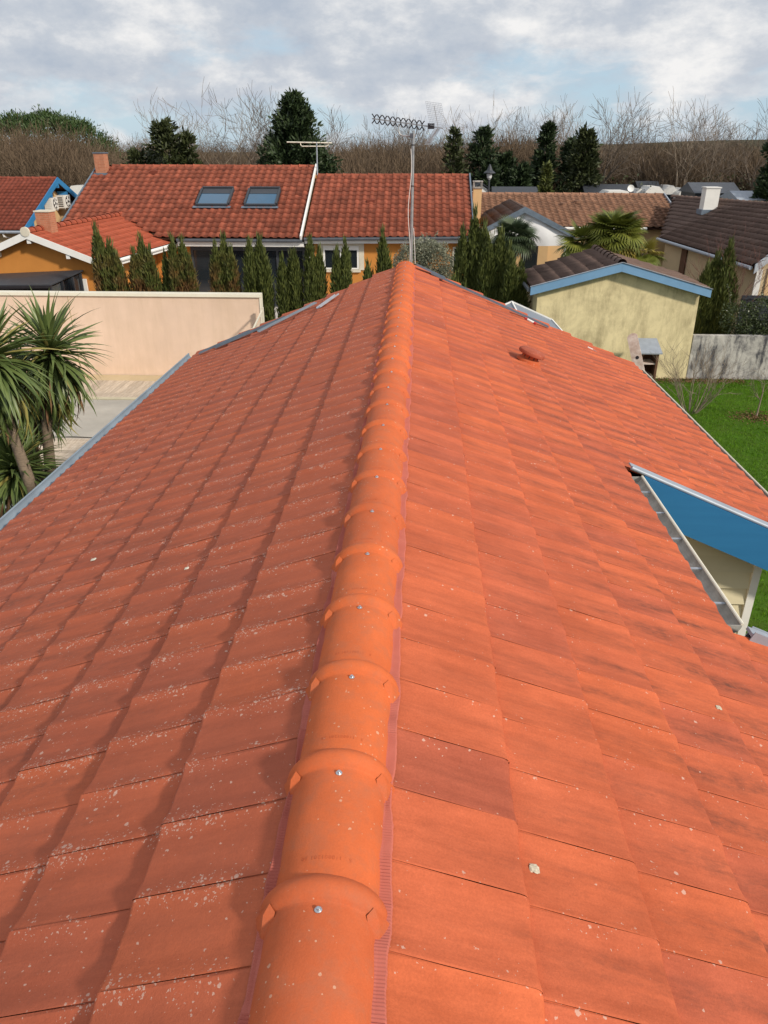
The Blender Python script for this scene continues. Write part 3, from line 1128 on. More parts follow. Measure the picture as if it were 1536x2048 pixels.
# small litter on the right slope
p = Vector((1.95, 11.70, zn(1.95) + 0.022))
t = thing('marker_tube', p, 'small red and white tube lying on the right slope by the long zinc strip', 'tube')
d = Vector((0.80, -0.42, -0.80 * SL)).normalized()
MB().tube([p - d * 0.055, p + d * 0.06], 0.017, 10).build('tube_body', 'white', t)
MB().tube([p + d * 0.0602, p + d * 0.10], 0.019, 10).build('tube_cap', 'redplastic', t)
MB().tube([p - d * 0.10, p - d * 0.0552], 0.018, 10).build('tube_base', 'redplastic', t)
p = Vector((2.93, 11.72, zn(2.93) + 0.012))
t = thing('metal_clip', p, 'little white metal clip lying alone low on the right slope', 'clip')
MB().bar(p - Vector((.05, .0, -.05 * SL - .008)), p + Vector((.03, -.01, -.03 * SL + .008)), 0.035, 0.010, (.39, 0, .92)).build('clip_body', 'white', t)
MB().bar(p + Vector((.035, -.012, -.035 * SL + .004)), p + Vector((.09, -.02, -.09 * SL + .004)), 0.022, 0.005, (.39, 0, .92)).build('clip_tongue', 'steel', t)

# ------------------------------------------------------------------ television antenna on the ridge end
ant = thing('television_antenna', (0.085, 12.36, 2.5), 'metal mast with a black and grey television antenna at the far end of the ridge', 'antenna')
MB().tube([(0.085, 12.36, 2.5), (0.085, 12.36, 5.05)], 0.0235, 14).tube([(0.085, 12.36, 5.05), (0.088, 12.36, 6.06)], 0.020, 14).build('mast', 'steel', ant, smooth=True)
MB().tube([(0.09, 12.36, 5.05), (0.09, 12.36, 6.10)], 0.0175, 12).build('mast_top', 'steel', ant, smooth=True)
for zz in (5.35, 5.91):
    MB().lathe([(0.0245, zz - 0.008), (0.0265, zz), (0.0245, zz + 0.008)], 14, (0.087, 12.36, 0)).build('mast_clip', 'black', ant)
pts = []
for i in range(22):
    q = i / 21
    pts.append((0.055 + 0.018 * math.sin(q * 9) - 0.01 * math.sin(q * 3), 12.325, 5.86 - q * 1.66))
MB().tube(pts, 0.0055, 6).build('cable', 'plastic', ant, smooth=True)
MB().tube([(0.115, 12.34, 4.75), (0.135, 12.33, 4.5), (0.15, 12.32, 4.22)], 0.005, 6).build('cable', 'plastic', ant, smooth=True)
# boom runs from lower right (reflector) to upper left (directors)
B0, B1 = Vector((0.47, 12.28, 6.135)), Vector((-0.53, 12.45, 6.262))
bd = (B1 - B0).normalized()
MB().bar(B0 - bd * 0.05, B1, 0.018, 0.018).build('boom', 'steel', ant)
upv = Vector((0, 0, 1))
sidev = bd.cross(upv).normalized()
for i in range(10):
    q = B1 - bd * (0.035 + i * 0.0805)
    m = MB()
    for sgn in (1, -1):
        arc = []
        for s_ in np.linspace(-1, 1, 9):
            arc.append(q + bd * (0.038 * (abs(s_) ** 1.7) * sgn - 0.002 * sgn) + upv * (0.062 * s_))
        m.tube(arc, 0.0085, 5)
    m.bar(q - sidev * 0.05, q + sidev * 0.05, 0.008, 0.008)
    m.build('director', 'black', ant)
q = B0 + bd * 0.13
MB().box(q.x - 0.045, q.x + 0.05, q.y - 0.04, q.y + 0.04, q.z - 0.03, q.z + 0.045).build('dipole_box', 'black', ant)
# reflector: two inclined wire panels on arms
for sgn, ln in ((1, 0.30), (-1, 0.24)):
    hinge = B0 + bd * 0.02
    dirp = (upv * 0.93 * sgn - bd * (-0.24 if sgn > 0 else 0.45)).normalized() if sgn > 0 else (upv * -0.80 + bd * 0.52).normalized()
    MB().bar(hinge, hinge + dirp * ln * 0.98, 0.012, 0.012, (0, 1, 0)).build('reflector_arm', 'steel', ant)
    wide = Vector((0.92, 0.36, -0.10)).normalized() if sgn > 0 else Vector((0.35, 0.93, 0)).normalized()
    m = MB()
    for i in range(13):
        c_ = hinge + dirp * (0.02 + (ln * 1.05) * i / 12)
        m.bar(c_ - wide * 0.125, c_ + wide * 0.125, 0.0032, 0.0032, (0.1, 1, 0.2))
    for i in range(11):
        w_ = -0.125 + 0.25 * i / 10
        m.bar(hinge + dirp * 0.02 + wide * w_, hinge + dirp * (0.02 + ln * 1.05) + wide * w_, 0.0032, 0.0032, (0.1, 1, 0.2))
    m.build('reflector_grid', 'zinc_pale', ant)
# U-shaped support arm and clamp
arm = [(-0.13, 12.36, 6.19), (-0.132, 12.36, 6.10), (-0.115, 12.36, 6.055), (-0.07, 12.36, 6.035), (0.08, 12.36, 6.028), (0.12, 12.36, 6.05), (0.138, 12.36, 6.09), (0.142, 12.36, 6.16)]
MB().tube(arm, 0.0095, 8).build('support_arm', 'steel', ant, smooth=True)
MB().box(0.035, 0.085, 12.325, 12.395, 6.0, 6.065).build('clamp', 'zinc_dark', ant)

# ------------------------------------------------------------------ tiled roofs of the houses around
def unit_tile(us, zs, nose, rows=((0, 0), (1, 0))):
    V, T, F = [], [], []
    n = len(us)
    for x, dz in rows:
        for u, z in zip(us, zs):
            V.append((x, u, z + dz))
            T.append(u)
    for u, z in zip(us, zs):
        V.append((1.0, u, z - nose))
        T.append(u)
    for r in range(len(rows)):
        for i in range(n - 1):
            F.append((r * n + i, (r + 1) * n + i, (r + 1) * n + i + 1, r * n + i + 1))
    return np.array(V, float), F, np.array(T)


_u = [0.0, 0.08, 0.2, 0.33, 0.46, 0.56, 0.78, 1.0]
ROMAN = unit_tile(_u, [0.0, 0.030, 0.036, 0.036, 0.021, 0.0, -0.005, 0.0], 0.050)
LOW = unit_tile([0, .12, .3, .5, .7, .88, 1], [0.012, 0.018, 0.006, -0.008, 0.004, 0.016, 0.012], 0.026)
FLAT = unit_tile([0, .15, .5, .85, 1], [0.004, 0.010, 0.0, 0.008, 0.004], 0.022)
_tm = {}


def far_roof(root, E0, E1, R0, R1, rows, cols, unitm, mat, budget, skip=None, lift=0.064, deck=True, name='roof'):
    """tiled slope between the eave E0-E1 and the ridge R0-R1 (bilinear), each tile an object up to budget"""
    E0, E1, R0, R1 = (Vector(q) for q in (E0, E1, R0, R1))

    def P(s, t):
        return (E0 + (E1 - E0) * s) * (1 - t) + (R0 + (R1 - R0) * s) * t
    nrm0 = (E1 - E0).cross(R0 - E0).normalized()
    if nrm0.z < 0:
        nrm0 = -nrm0
    dz_ = nrm0 * 0.05
    m = MB().prism([E0 - dz_, E1 - dz_, R1 - dz_, R0 - dz_], -nrm0 * 0.06)
    rf = m.build(name, 'deckslab', root)
    key = (id(unitm), mat)
    if key not in _tm:
        me = npmesh('tile', unitm[0], unitm[1], tu=unitm[2])
        me.materials.append(MAT[mat])
        _tm[key] = me
    out = []
    for r in range(rows):
        for c in range(cols):
            t0, t1 = r / rows, (r + 1.12) / rows
            s0, s1 = c / cols, (c + 1) / cols
            nose, head = P(s0, t0), P(s0, t1)
            A = P(s1, t0) - P(s0, t0)
            cen = P((s0 + s1) / 2, (r + 0.5) / rows)
            if skip and skip(cen):
                continue
            a = A.normalized()
            D = nose - head
            D = D - a * D.dot(a)
            nn = D.cross(A).normalized()
            flip = nn.z < 0
            org = nose - D
            if flip:
                nn = -nn
                org = org + A
                A = -A
            D2 = D + nn * (lift + random.uniform(-0.004, 0.004))
            M = Matrix((D2, A, D2.cross(A).normalized())).transposed().to_4x4()
            M.translation = org + nn * random.uniform(-0.003, 0.003)
            out.append(((cen - CAM).length, M, min(1, max(0, random.gauss(.5, .24)))))
    out.sort(key=lambda q: q[0])
    for d_, M, tint in out[:budget]:
        o = bpy.data.objects.new('tile', _tm[key])
        o.parent = rf
        o.matrix_basis = Matrix.Translation(-wpos(rf)) @ M
        o['tint'] = tint
        C.objects.link(o)
    rest = out[budget:]
    if rest:
        tag(merged('tiles', *unitm, [q[1] for q in rest], [q[2] for q in rest], mat, rf), kind='stuff')
    return rf


def ridge_row(root, a, b, pitch, mat, r=0.11):
    a, b = Vector(a), Vector(b)
    n = max(1, int(round((b - a).length / pitch)))
    k = 7
    m = MB()
    d = (b - a) / n
    V, F = [], []
    prof = [(0, 1.16), (0.10, 1.16), (0.13, 1.0), (1.03, 0.93)]
    for t, q in prof:
        for i in range(k + 1):
            g = math.pi * i / k
            V.append((t, q * r * math.cos(g), q * r * math.sin(g)))
    for j in range(len(prof) - 1):
        for i in range(k):
            F.append((j * (k + 1) + i, j * (k + 1) + i + 1, (j + 1) * (k + 1) + i + 1, (j + 1) * (k + 1) + i))
    me = npmesh('ridge_tile', V, F)
    me.materials.append(MAT[mat])
    ax = d.normalized()
    sy = Vector((0, 0, 1)).cross(ax).normalized()
    sz = ax.cross(sy)
    for i in range(n):
        o = bpy.data.objects.new('ridge_tile', me)
        o.parent = root
        M = Matrix((ax * d.length, sy, sz)).transposed().to_4x4()
        M.translation = a + d * i - wpos(root) + Vector((0, 0, random.uniform(-.006, .006)))
        o.matrix_basis = M
        o['tint'] = random.random()
        C.objects.link(o)


def rail(name, a, b, w, h, mat, root, upv=(0, 0, 1)):
    return MB().bar(a, b, w, h, upv).build(name, mat, root)


def chimney(root, x0, x1, y0, y1, z0, z1, mat, cap='zinc'):
    c = MB().box(x0, x1, y0, y1, z0, z1).build('chimney', mat, root)
    MB().box(x0 - 0.03, x1 + 0.03, y0 - 0.03, y1 + 0.03, z1 + 0.001, z1 + 0.045).build('chimney_cap', cap, c)
    MB().box(x0 - 0.07, x1 + 0.07, y0 - 0.07, y1 + 0.07, z0 - 0.03, z0 + 0.16).build('flashing', 'zinc', c)
    return c


# --- orange house behind the cypresses
oh = thing('house', (-5, 31, 0), 'long orange house with red tiled roof and two skylights behind the row of cypresses', 'house')
mslope = 0.44
mb = MB().box(-4.06, 2.12, 31.0, 39.5, 0, 2.62)
mb.box(-13.6, -4.061, 32.9, 40.5, 0, 2.62)
mb.box(-13.6, -9.0, 31.2, 32.88, 0, 2.62)
mb.prism([(2.10, 31.0, 2.62), (2.10, 39.5, 2.62), (2.10, 35.3, 4.55)], (-0.2, 0, 0))
mb.prism([(-13.6, 31.2, 2.62), (-13.6, 40.5, 2.62), (-13.6, 36.0, 4.85)], (0.2, 0, 0))
mb.prism([(-4.25, 31.2, 2.62), (-4.25, 40.5, 2.62), (-4.25, 36.0, 4.85)], (-0.2, 0, 0))
mb.build('wall', 'orange', oh)
MB().box(-4.075, 2.13, 30.985, 31.3, 0, 0.45).build('plinth', 'plinth', oh)


def vskip(p):                      # the annex roof covers the lower left corner
    return p.x < -10.1 - (p.y - 30.5) * 1.20 and p.z < 3.2


far_roof(oh, (-14.15, 30.5, 2.74), (-4.42, 30.5, 2.74), (-14.15, 36.0, 5.16), (-4.42, 36.0, 5.16), 16, 32, ROMAN, 'red', 170, vskip)
far_roof(oh, (-4.26, 30.5, 2.76), (2.30, 30.5, 2.84), (-4.26, 35.25, 4.83), (2.30, 35.25, 4.83), 14, 22, ROMAN, 'red', 130)
far_roof(oh, (-4.42, 41.5, 2.74), (-14.15, 41.5, 2.74), (-4.42, 36.0, 5.16), (-14.15, 36.0, 5.16), 16, 32, ROMAN, 'red', 0)
far_roof(oh, (2.30, 40.0, 2.8), (-4.26, 40.0, 2.76), (2.30, 35.25, 4.83), (-4.26, 35.25, 4.83), 14, 22, ROMAN, 'red', 0)
ridge_row(oh, (-13.5, 36.0, 5.145), (-4.42, 36.0, 5.145), 0.37, 'red', 0.10)
ridge_row(oh, (-4.22, 35.25, 4.815), (2.30, 35.25, 4.825), 0.37, 'red', 0.10)
rail('verge', (-4.38, 30.42, 2.76), (-4.38, 36.0, 5.21), 0.07, 0.16, 'white', oh)
rail('verge', (2.34, 30.45, 2.80), (2.34, 35.25, 4.87), 0.06, 0.16, 'zinc', oh)
rail('verge', (-14.19, 30.45, 2.72), (-14.19, 36.0, 5.16), 0.06, 0.16, 'zinc', oh)
rail('fascia', (-9.3, 30.62, 2.50), (-4.30, 30.62, 2.50), 0.03, 0.17, 'white', oh)
rail('fascia', (-4.27, 30.66, 2.60), (2.30, 30.66, 2.66), 0.03, 0.16, 'white', oh)
rail('soffit', (-9.3, 31.0, 2.405), (-4.30, 31.0, 2.405), 0.74, 0.02, 'white', oh)
for a, b in (((-9.3, 30.50, 2.64), (-4.34, 30.50, 2.64)), ((-4.27, 30.52, 2.70), (2.30, 30.52, 2.78))):
    MB().tube([a, b], 0.066, 8).build('gutter', 'zinc_dark', oh)
MB().tube([(-3.98, 30.60, 2.6), (-3.98, 30.92, 2.35), (-3.98, 30.92, 0.2)], 0.045, 8).build('downpipe', 'zinc_dark', oh)
MB().box(-4.22, -4.08, 30.75, 30.95, 0, 2.39).build('porch_post', 'plastic', oh)
# glazed veranda
m = MB()
for x in (-8.9, -7.75, -6.6, -5.45, -4.38):
    m.box(x - 0.05, x + 0.05, 31.05, 31.15, 0, 2.32)
m.box(-8.85, -4.43, 31.055, 31.145, 2.20, 2.38)
m.box(-8.85, -4.43, 31.055, 31.145, 0.0, 0.10)
vf = m.build('veranda_frame', 'anthracite', oh)
for x0, x1 in ((-8.845, -7.805), (-7.695, -6.655), (-6.545, -5.505), (-5.395, -4.435)):
    MB().box(x0, x1, 31.09, 31.10, 0.105, 2.195).build('pane', 'glass', vf)
# window of the right half
w = MB()
for x0, x1, z0, z1 in ((-3.80, -3.60, 1.50, 2.50), (-2.16, -1.96, 1.50, 2.50), (-3.60, -2.16, 2.42, 2.50)):
    w.box(x0, x1, 30.955, 31.0, z0, z1)
w.box(-3.66, -2.10, 30.90, 31.0, 1.42, 1.52)
wf = w.build('window', 'plinth', oh)
m = MB()
for x0, x1, z0, z1 in ((-3.595, -3.52, 1.53, 2.25), (-2.24, -2.165, 1.53, 2.25), (-2.92, -2.84, 1.53, 2.25)):
    m.box(x0, x1, 30.965, 30.998, z0, z1)
m.box(-3.595, -2.165, 30.965, 30.998, 2.251, 2.415)
m.box(-3.519, -2.241, 30.967, 30.998, 1.53, 1.58)
m.build('window_frame', 'white', wf)
MB().box(-3.518, -2.242, 30.985, 30.992, 1.581, 2.249).build('pane', 'glass', wf)
w = MB().box(1.55, 2.05, 30.955, 31.0, 1.50, 2.40).build('window', 'plinth', oh)
MB().box(1.62, 1.98, 30.94, 30.953, 1.56, 2.34).build('pane', 'glass', w)
# skylights
nv = Vector((0, -mslope, 1)).normalized()
for x0, x1 in ((-8.98, -7.66), (-6.97, -5.68)):
    def sp(x, y, h):
        return Vector((x, y, 2.74 + mslope * (y - 30.5))) + nv * h
    m = MB()
    for a, b in (((x0, 32.64), (x1, 32.64)), ((x0, 33.97), (x1, 33.97)), ((x0, 32.72), (x0, 33.89)), ((x1, 32.72), (x1, 33.89))):
        m.bar(sp(*a, 0.10), sp(*b, 0.10), 0.085, 0.15, nv)
    sk = m.build('skylight', 'anthracite', oh)
    MB().bar(sp((x0 + x1) / 2, 32.72, 0.120), sp((x0 + x1) / 2, 33.50, 0.120), x1 - x0 - 0.10, 0.02, nv).build('pane', 'skyglass', sk)
    MB().bar(sp((x0 + x1) / 2, 33.503, 0.125), sp((x0 + x1) / 2, 33.89, 0.125), x1 - x0 - 0.11, 0.03, nv).build('blind', 'anthracite', sk)
    m = MB()
    m.bar(sp(x0 - 0.12, 32.56, 0.085), sp(x1 + 0.12, 32.56, 0.085), 0.14, 0.02, nv)
    m.build('skylight_apron', 'zinc', sk)
for x, y, z in ((-11.45, 35.40, 4.93), (-1.80, 33.08, 3.92)):
    MB().box(x - 0.16, x + 0.16, y - 0.16, y + 0.1, z - 0.06, z + 0.06).prism([(x - .16, y - .16, z + .06), (x + .16, y - .16, z + .06), (x, y - .1, z + .13)], (0, .25, 0)).build('vent_tile', 'darkred', oh)
chimney(oh, -14.02, -13.58, 35.25, 35.75, 4.75, 5.68, 'brick')
# small aerial on its roof
ae = thing('roof_aerial', (-4.30, 35.6, 4.6), 'thin white horizontal aerial on the ridge where the two red roofs meet', 'antenna')
MB().tube([(-4.30, 35.6, 4.55), (-4.28, 35.6, 6.14)], 0.028, 8).build('mast', 'zinc_pale', ae)
MB().bar((-4.36, 35.52, 4.3), (-4.28, 35.55, 5.05), 0.09, 0.03).build('bracket', 'zinc_pale', ae)
MB().tube([(-5.57, 35.6, 6.13), (-3.62, 35.6, 6.10)], 0.026, 8).build('boom', 'cream', ae)
MB().tube([(-4.98, 35.6, 6.11), (-4.98, 35.6, 6.02), (-4.92, 35.6, 5.97), (-3.86, 35.6, 5.97), (-3.78, 35.6, 6.02), (-3.78, 35.6, 6.11)], 0.022, 8).build('support_arm', 'cream', ae)
for i in range(6):
    x = -5.45 + i * 0.34
    MB().bar((x, 35.35, 6.125), (x, 35.85, 6.125), 0.014, 0.014).build('director', 'zinc_pale', ae)

# --- gabled annex in front of it, left
an = thing('annex', (-12.5, 28, 0), 'orange gabled annex with white verge boards and brick chimney behind the peach wall', 'annex')
ax0, az, aslope = -12.50, 3.43, 0.385
MB().prism([(-14.7, 25.35, 0), (-10.42, 25.35, 0), (-10.42, 25.35, 2.52), (ax0, 25.35, 3.30), (-14.7, 25.35, 2.45)], (0, 5.8, 0)).build('wall', 'orange', an)
far_roof(an, (-10.15, 25.0, 2.52), (-9.45, 31.6, 2.52), (ax0, 25.0, az), (-11.95, 33.0, az), 8, 26, FLAT, 'annex', 208, None, 0.020)
far_roof(an, (-15.1, 32.4, 2.40), (-15.1, 25.0, 2.40), (-11.95, 33.0, az), (ax0, 25.0, az), 8, 26, FLAT, 'annex', 0, None, 0.020)
ridge_row(an, (ax0, 25.02, az + 0.0), (-11.95, 33.0, az + 0.0), 0.40, 'annex', 0.13)
for sx, xe, ze in ((1, -10.13, 2.525), (-1, -15.1, 2.40)):
    MB().prism([(ax0, 24.965, az + 0.03), (xe, 24.965, ze + 0.02), (xe, 24.965, ze - 0.19), (ax0, 24.965, az - 0.20)], (0, 0.03, 0)).build('verge_board', 'white', an)
for x in (-12.46, -11.25, -10.3, -13.7, -14.6):
    zz = az - aslope * abs(x - ax0) - 0.30
    MB().box(x - 0.06, x + 0.06, 24.998, 25.34, zz - 0.03, zz + 0.10).build('purlin_end', 'white', an)
rail('eave_board', (-10.10, 25.0, 2.40), (-9.42, 31.6, 2.40), 0.03, 0.20, 'white', an)
MB().tube([(-10.04, 25.0, 2.46), (-9.36, 31.6, 2.46)], 0.06, 8).build('gutter', 'white', an)
MB().tube([(-9.95, 26.2, 2.42), (-9.95, 26.2, 2.25), (-10.3, 26.2, 2.0), (-10.34, 26.2, 0)], 0.045, 8).build('downpipe', 'white', an)
MB().lathe([(0.15, 0), (0.15, 0.06), (0.10, 0.062)], 20, (ax0, 25.0, az + 0.02), Matrix.Rotation(R(90), 3, 'X')).build('ridge_end', 'plinth', an)
chimney(an, -12.55, -12.08, 25.95, 26.42, 3.08, 3.97, 'brick', 'plinth')
# dark lean-to with a glazed side, against the annex
le = thing('lean_to', (-11.4, 23.6, 0), 'dark grey lean-to roof with a glazed end showing above the peach wall', 'lean-to')
MB().prism([(-14.2, 23.5, 1.95), (-11.28, 23.5, 2.00), (-10.93, 25.28, 2.20), (-14.2, 25.28, 2.04)], (0, 0, 0.04)).build('roof_sheet', 'anthracite', le)
MB().bar((-14.2, 23.46, 1.93), (-11.26, 23.46, 1.98), 0.07, 0.08).build('gutter', 'black', le)
m = MB()
for y in (23.6, 24.2, 24.75, 25.2):
    q = (y - 23.5) / 1.8
    x = -11.36 + 0.35 * q
    m.box(x - 0.04, x + 0.04, y - 0.04, y + 0.04, 0, 1.97 + 0.18 * q)
m.build('frame', 'anthracite', le)
MB().prism([(-11.33, 23.65, 0.3), (-11.06, 25.1, 0.3), (-11.06, 25.1, 2.10), (-11.33, 23.65, 1.95)], (-0.015, 0, 0)).build('pane', 'glass', le)
MB().box(-14.2, -11.42, 23.6, 23.62, 0, 1.93).build('front_panel', 'black', le)
MB().box(-11.0, -10.88, 25.22, 25.30, 0, 1.95).build('corner_post', 'white', le)

# --- house at the far left with blue barge boards
lh = thing('house', (-20, 36, 0), 'house with dark red roof and bright blue barge boards at the left edge', 'house')
MB().prism([(-16.62, 32.45, 0), (-16.62, 39.6, 0), (-16.62, 39.6, 2.65), (-16.62, 36.0, 4.38), (-16.62, 32.45, 2.65)], (-10, 0, 0)).build('wall', 'apricot', lh)
far_roof(lh, (-25.5, 32.0, 2.84), (-16.16, 32.0, 2.84), (-25.5, 36.0, 4.66), (-16.16, 36.0, 4.66), 16, 46, LOW, 'darkred', 300, lambda p: p.x < -22.5, 0.024)
far_roof(lh, (-16.16, 40.0, 2.84), (-25.5, 40.0, 2.84), (-16.16, 36.0, 4.66), (-25.5, 36.0, 4.66), 16, 46, LOW, 'darkred', 0, None, 0.024)
ridge_row(lh, (-22.5, 36.0, 4.65), (-16.16, 36.0, 4.65), 0.38, 'darkred', 0.09)
for y0, z0 in ((31.9, 2.79), (40.1, 2.79)):
    MB().prism([(-16.14, y0, z0 + 0.04), (-16.14, 36.0, 4.72), (-16.14, 36.0, 4.46), (-16.14, y0, z0 - 0.21)], (0.03, 0, 0)).build('barge_board', 'barge_blue', lh)
for y, z in ((33.0, 2.98), (34.2, 3.54), (35.2, 4.0), (36.0, 4.36), (36.8, 4.0), (37.9, 3.5)):
    MB().box(-16.60, -16.145, y - 0.06, y + 0.06, z - 0.09, z + 0.09).build('purlin_end', 'barge_blue', lh)
MB().tube([(-25.5, 31.93, 2.76), (-16.16, 31.93, 2.76)], 0.06, 8).build('gutter', 'zinc_pale', lh)
MB().tube([(-17.0, 31.95, 2.72), (-17.0, 31.98, 2.60), (-16.85, 32.35, 2.45), (-16.85, 32.40, 0)], 0.045, 8).build('downpipe', 'white', lh)


def aircon(y0, y1, z0, z1, xo, label):
    a = thing('air_conditioner', (-16.5, y0, z0), label, 'air conditioner', 'air conditioners on the gable')
    MB().box(-16.50, xo, y0, y1, z0, z1).build('casing', 'plastic', a)
    yc, zc, r = (y0 + y1) / 2 + 0.04, (z0 + z1) / 2, (z1 - z0) * 0.42
    MB().lathe([(r, 0.0), (r, 0.012), (r * 0.9, 0.014)], 20, (xo + 0.001, yc, zc), Matrix.Rotation(R(90), 3, 'Y')).build('fan_grille', 'black', a)
    m = MB()
    for q in range(5):
        t = 2 * math.pi * q / 5 + 0.4
        m.bar((xo + 0.02, yc, zc), (xo + 0.02, yc + r * 0.9 * math.cos(t), zc + r * 0.9 * math.sin(t)), r * 0.5, 0.006, (1, 0, 0))
    m.build('fan', 'white', a)
    for q in range(5):
        zz = z0 + 0.06 + q * (z1 - z0 - 0.1) / 5
        MB().box(-16.44, xo - 0.06, y0 - 0.008, y0 - 0.001, zz, zz + 0.045).build('louvre', 'black' if y0 > 36 else 'plastic', a)
    m = MB()
    for y in (y0 + 0.08, y1 - 0.08):
        m.bar((-16.615, y, z0 - 0.03), (xo - 0.02, y, z0 - 0.03), 0.04, 0.04)
    m.build('bracket', 'white', a)
    return a


aircon(35.05, 35.70, 3.40, 3.90, -16.16, 'white air conditioner nearer the red roof edge, plain grey side towards us')
aircon(36.30, 37.00, 3.40, 3.94, -16.14, 'white air conditioner farther along the gable, dark louvred side')

# --- brown roofed house and its wing on the right
bh = thing('house', (7, 38, 0), 'low house with long brown tiled roof behind the white gabled porch', 'house')
MB().box(2.6, 12.0, 36.35, 44.0, 0, 2.6).build('wall', 'apricot', bh)
far_roof(bh, (2.38, 36.0, 2.72), (12.15, 36.0, 2.72), (2.38, 40.2, 3.87), (12.15, 40.2, 3.85), 12, 32, ROMAN, 'brown', 300)
far_roof(bh, (12.15, 44.4, 2.72), (2.38, 44.4, 2.72), (12.15, 40.2, 3.85), (2.38, 40.2, 3.87), 12, 32, ROMAN, 'brown', 0)
ridge_row(bh, (2.4, 40.2, 3.86), (12.15, 40.2, 3.84), 0.40, 'brown', 0.10)
MB().tube([(2.4, 35.94, 2.66), (10.4, 35.94, 2.66)], 0.065, 8).build('gutter', 'white', bh)
rail('verge', (12.19, 36.0, 2.74), (12.19, 40.2, 3.89), 0.05, 0.14, 'zinc_pale', bh)
c_ = MB().box(2.58, 2.96, 36.0, 36.38, 2.0, 4.30).build('chimney', 'apricot', bh)
MB().box(2.54, 3.00, 35.96, 36.42, 4.301, 4.36).build('chimney_collar', 'concrete', c_)
m = MB()
for x in (2.60, 2.94):
    for y in (36.02, 36.36):
        m.box(x - .035, x + .035, y - .035, y + .035, 4.361, 4.56)
m.box(2.55, 2.99, 35.97, 36.41, 4.561, 4.61)
m.build('chimney_hood', 'concrete', c_)
for x, y, z in ((7.05, 38.6, 3.50), (7.75, 38.9, 3.60), (9.0, 36.9, 3.03)):
    MB().lathe([(0.17, -0.06), (0.15, 0.06), (0.05, 0.09)], 10, (x, y, z)).build('vent_tile', 'brown', bh)

wg = thing('house', (12.5, 30, 0), 'sand coloured house wing under dark brown roof with a white chimney, far right', 'house')
Cc, Dd = (10.15, 33.14, 2.60), (10.66, 24.70, 2.60)
Aa, Bb = (11.98, 38.05, 3.87), (13.8, 27.4, 4.06)
MB().prism([(10.42, 33.0, 0), (10.98, 25.05, 0), (17.5, 25.05, 0), (17.5, 33.0, 0)], (0, 0, 2.46)).build('wall', 'sand', wg)
far_roof(wg, Cc, Dd, Aa, Bb, 11, 38, LOW, 'slate', 300, None, 0.040)
far_roof(wg, (17.2, 25.2, 2.6), (17.2, 37.5, 2.6), Bb, Aa, 11, 38, LOW, 'slate', 0, None, 0.036)
ridge_row(wg, Aa, Bb, 0.42, 'slate', 0.10)
MB().tube([(10.08, 33.1, 2.53), (10.59, 24.7, 2.53)], 0.06, 8).build('gutter', 'zinc_pale', wg)
m = MB()
p0, p1 = Vector(Dd), Vector(Bb)
q = Vector((0.02, -0.05, 0))
m.prism([p0 + q + Vector((0, 0, .04)), p1 + q + Vector((0, 0, .04)), p1 + q + Vector((0, 0, -.24)), p0 + q + Vector((0, 0, -.24))], (0.01, -0.03, 0))
m.build('verge_board', 'zinc_pale', wg)
MB().box(10.94, 11.12, 25.0, 25.049, 0, 2.45).build('pilaster', 'plastic', wg)
MB().box(11.30, 13.0, 25.0, 25.049, 0, 2.5).build('garage_door', 'apricot', wg)
MB().prism([(10.570, 30.60, 1.2), (10.535, 31.1, 1.2), (10.535, 31.1, 2.40), (10.570, 30.60, 2.40)], (-0.04, 0, 0)).build('slot_window', 'wood', wg)
chimney(wg, 11.74, 12.30, 33.1, 33.6, 3.50, 4.46, 'plastic', 'plastic')

# --- white gabled porch
po = thing('porch', (4.5, 33, 0), 'white tarpaulin covered gable porch with grey metal verge in front of the brown roof', 'porch')
px0, pz0 = 4.40, 3.76
far_roof(po, (2.95, 32.0, 3.02), (2.95, 37.6, 3.02), (px0, 32.0, pz0), (px0, 37.9, pz0), 4, 18, LOW, 'slate', 72, None, 0.036)
far_roof(po, (6.45, 37.2, 2.80), (6.45, 32.0, 2.80), (px0, 37.9, pz0), (px0, 32.0, pz0), 5, 18, LOW, 'slate', 0, None, 0.036)
for xe, ze in ((2.93, 3.0), (6.47, 2.77)):
    MB().prism([(px0, 31.96, pz0 + 0.06), (xe, 31.96, ze + 0.06), (xe, 31.96, ze - 0.14), (px0, 31.96, pz0 - 0.17)], (0, 0.03, 0)).build('verge_flashing', 'zinc', po)
V, F = [], []
nx, nz = 26, 9
for i in range(nx + 1):
    x = 3.0 + 3.3 * i / nx
    ztop = (pz0 - 0.13 - (0.51 * (px0 - x) if x < px0 else 0.462 * (x - px0)))
    for j in range(nz + 1):
        t = j / nz
        zz = 2.36 + (ztop - 2.36) * t - 0.03 * math.sin(math.pi * i / nx) * (1 - t)
        yv = 32.10 + 0.030 * math.sin(x * 5.5 + t * 2.0) * (1 - t * 0.6) + 0.05 * math.exp(-((x - 4.4) / 0.25) ** 2) * t - 0.05 * math.sin(math.pi * t)
        V.append((x, yv, zz))
for i in range(nx):
    for j in range(nz):
        a = i * (nz + 1) + j
        F.append((a, a + nz + 1, a + nz + 2, a + 1))
MB().add(V, F).build('tarpaulin', 'tarp', po, smooth=True)
for x in (3.05, 6.2):
    MB().box(x - 0.06, x + 0.06, 32.2, 32.32, 0, 2.7).build('post', 'white', po)
MB().box(3.1, 6.1, 36.0, 36.3, 0, 2.55).build('rear_wall', 'apricot', po)
MB().box(4.95, 5.65, 35.94, 35.998, 0.9, 2.2).build('window', 'glass', po)

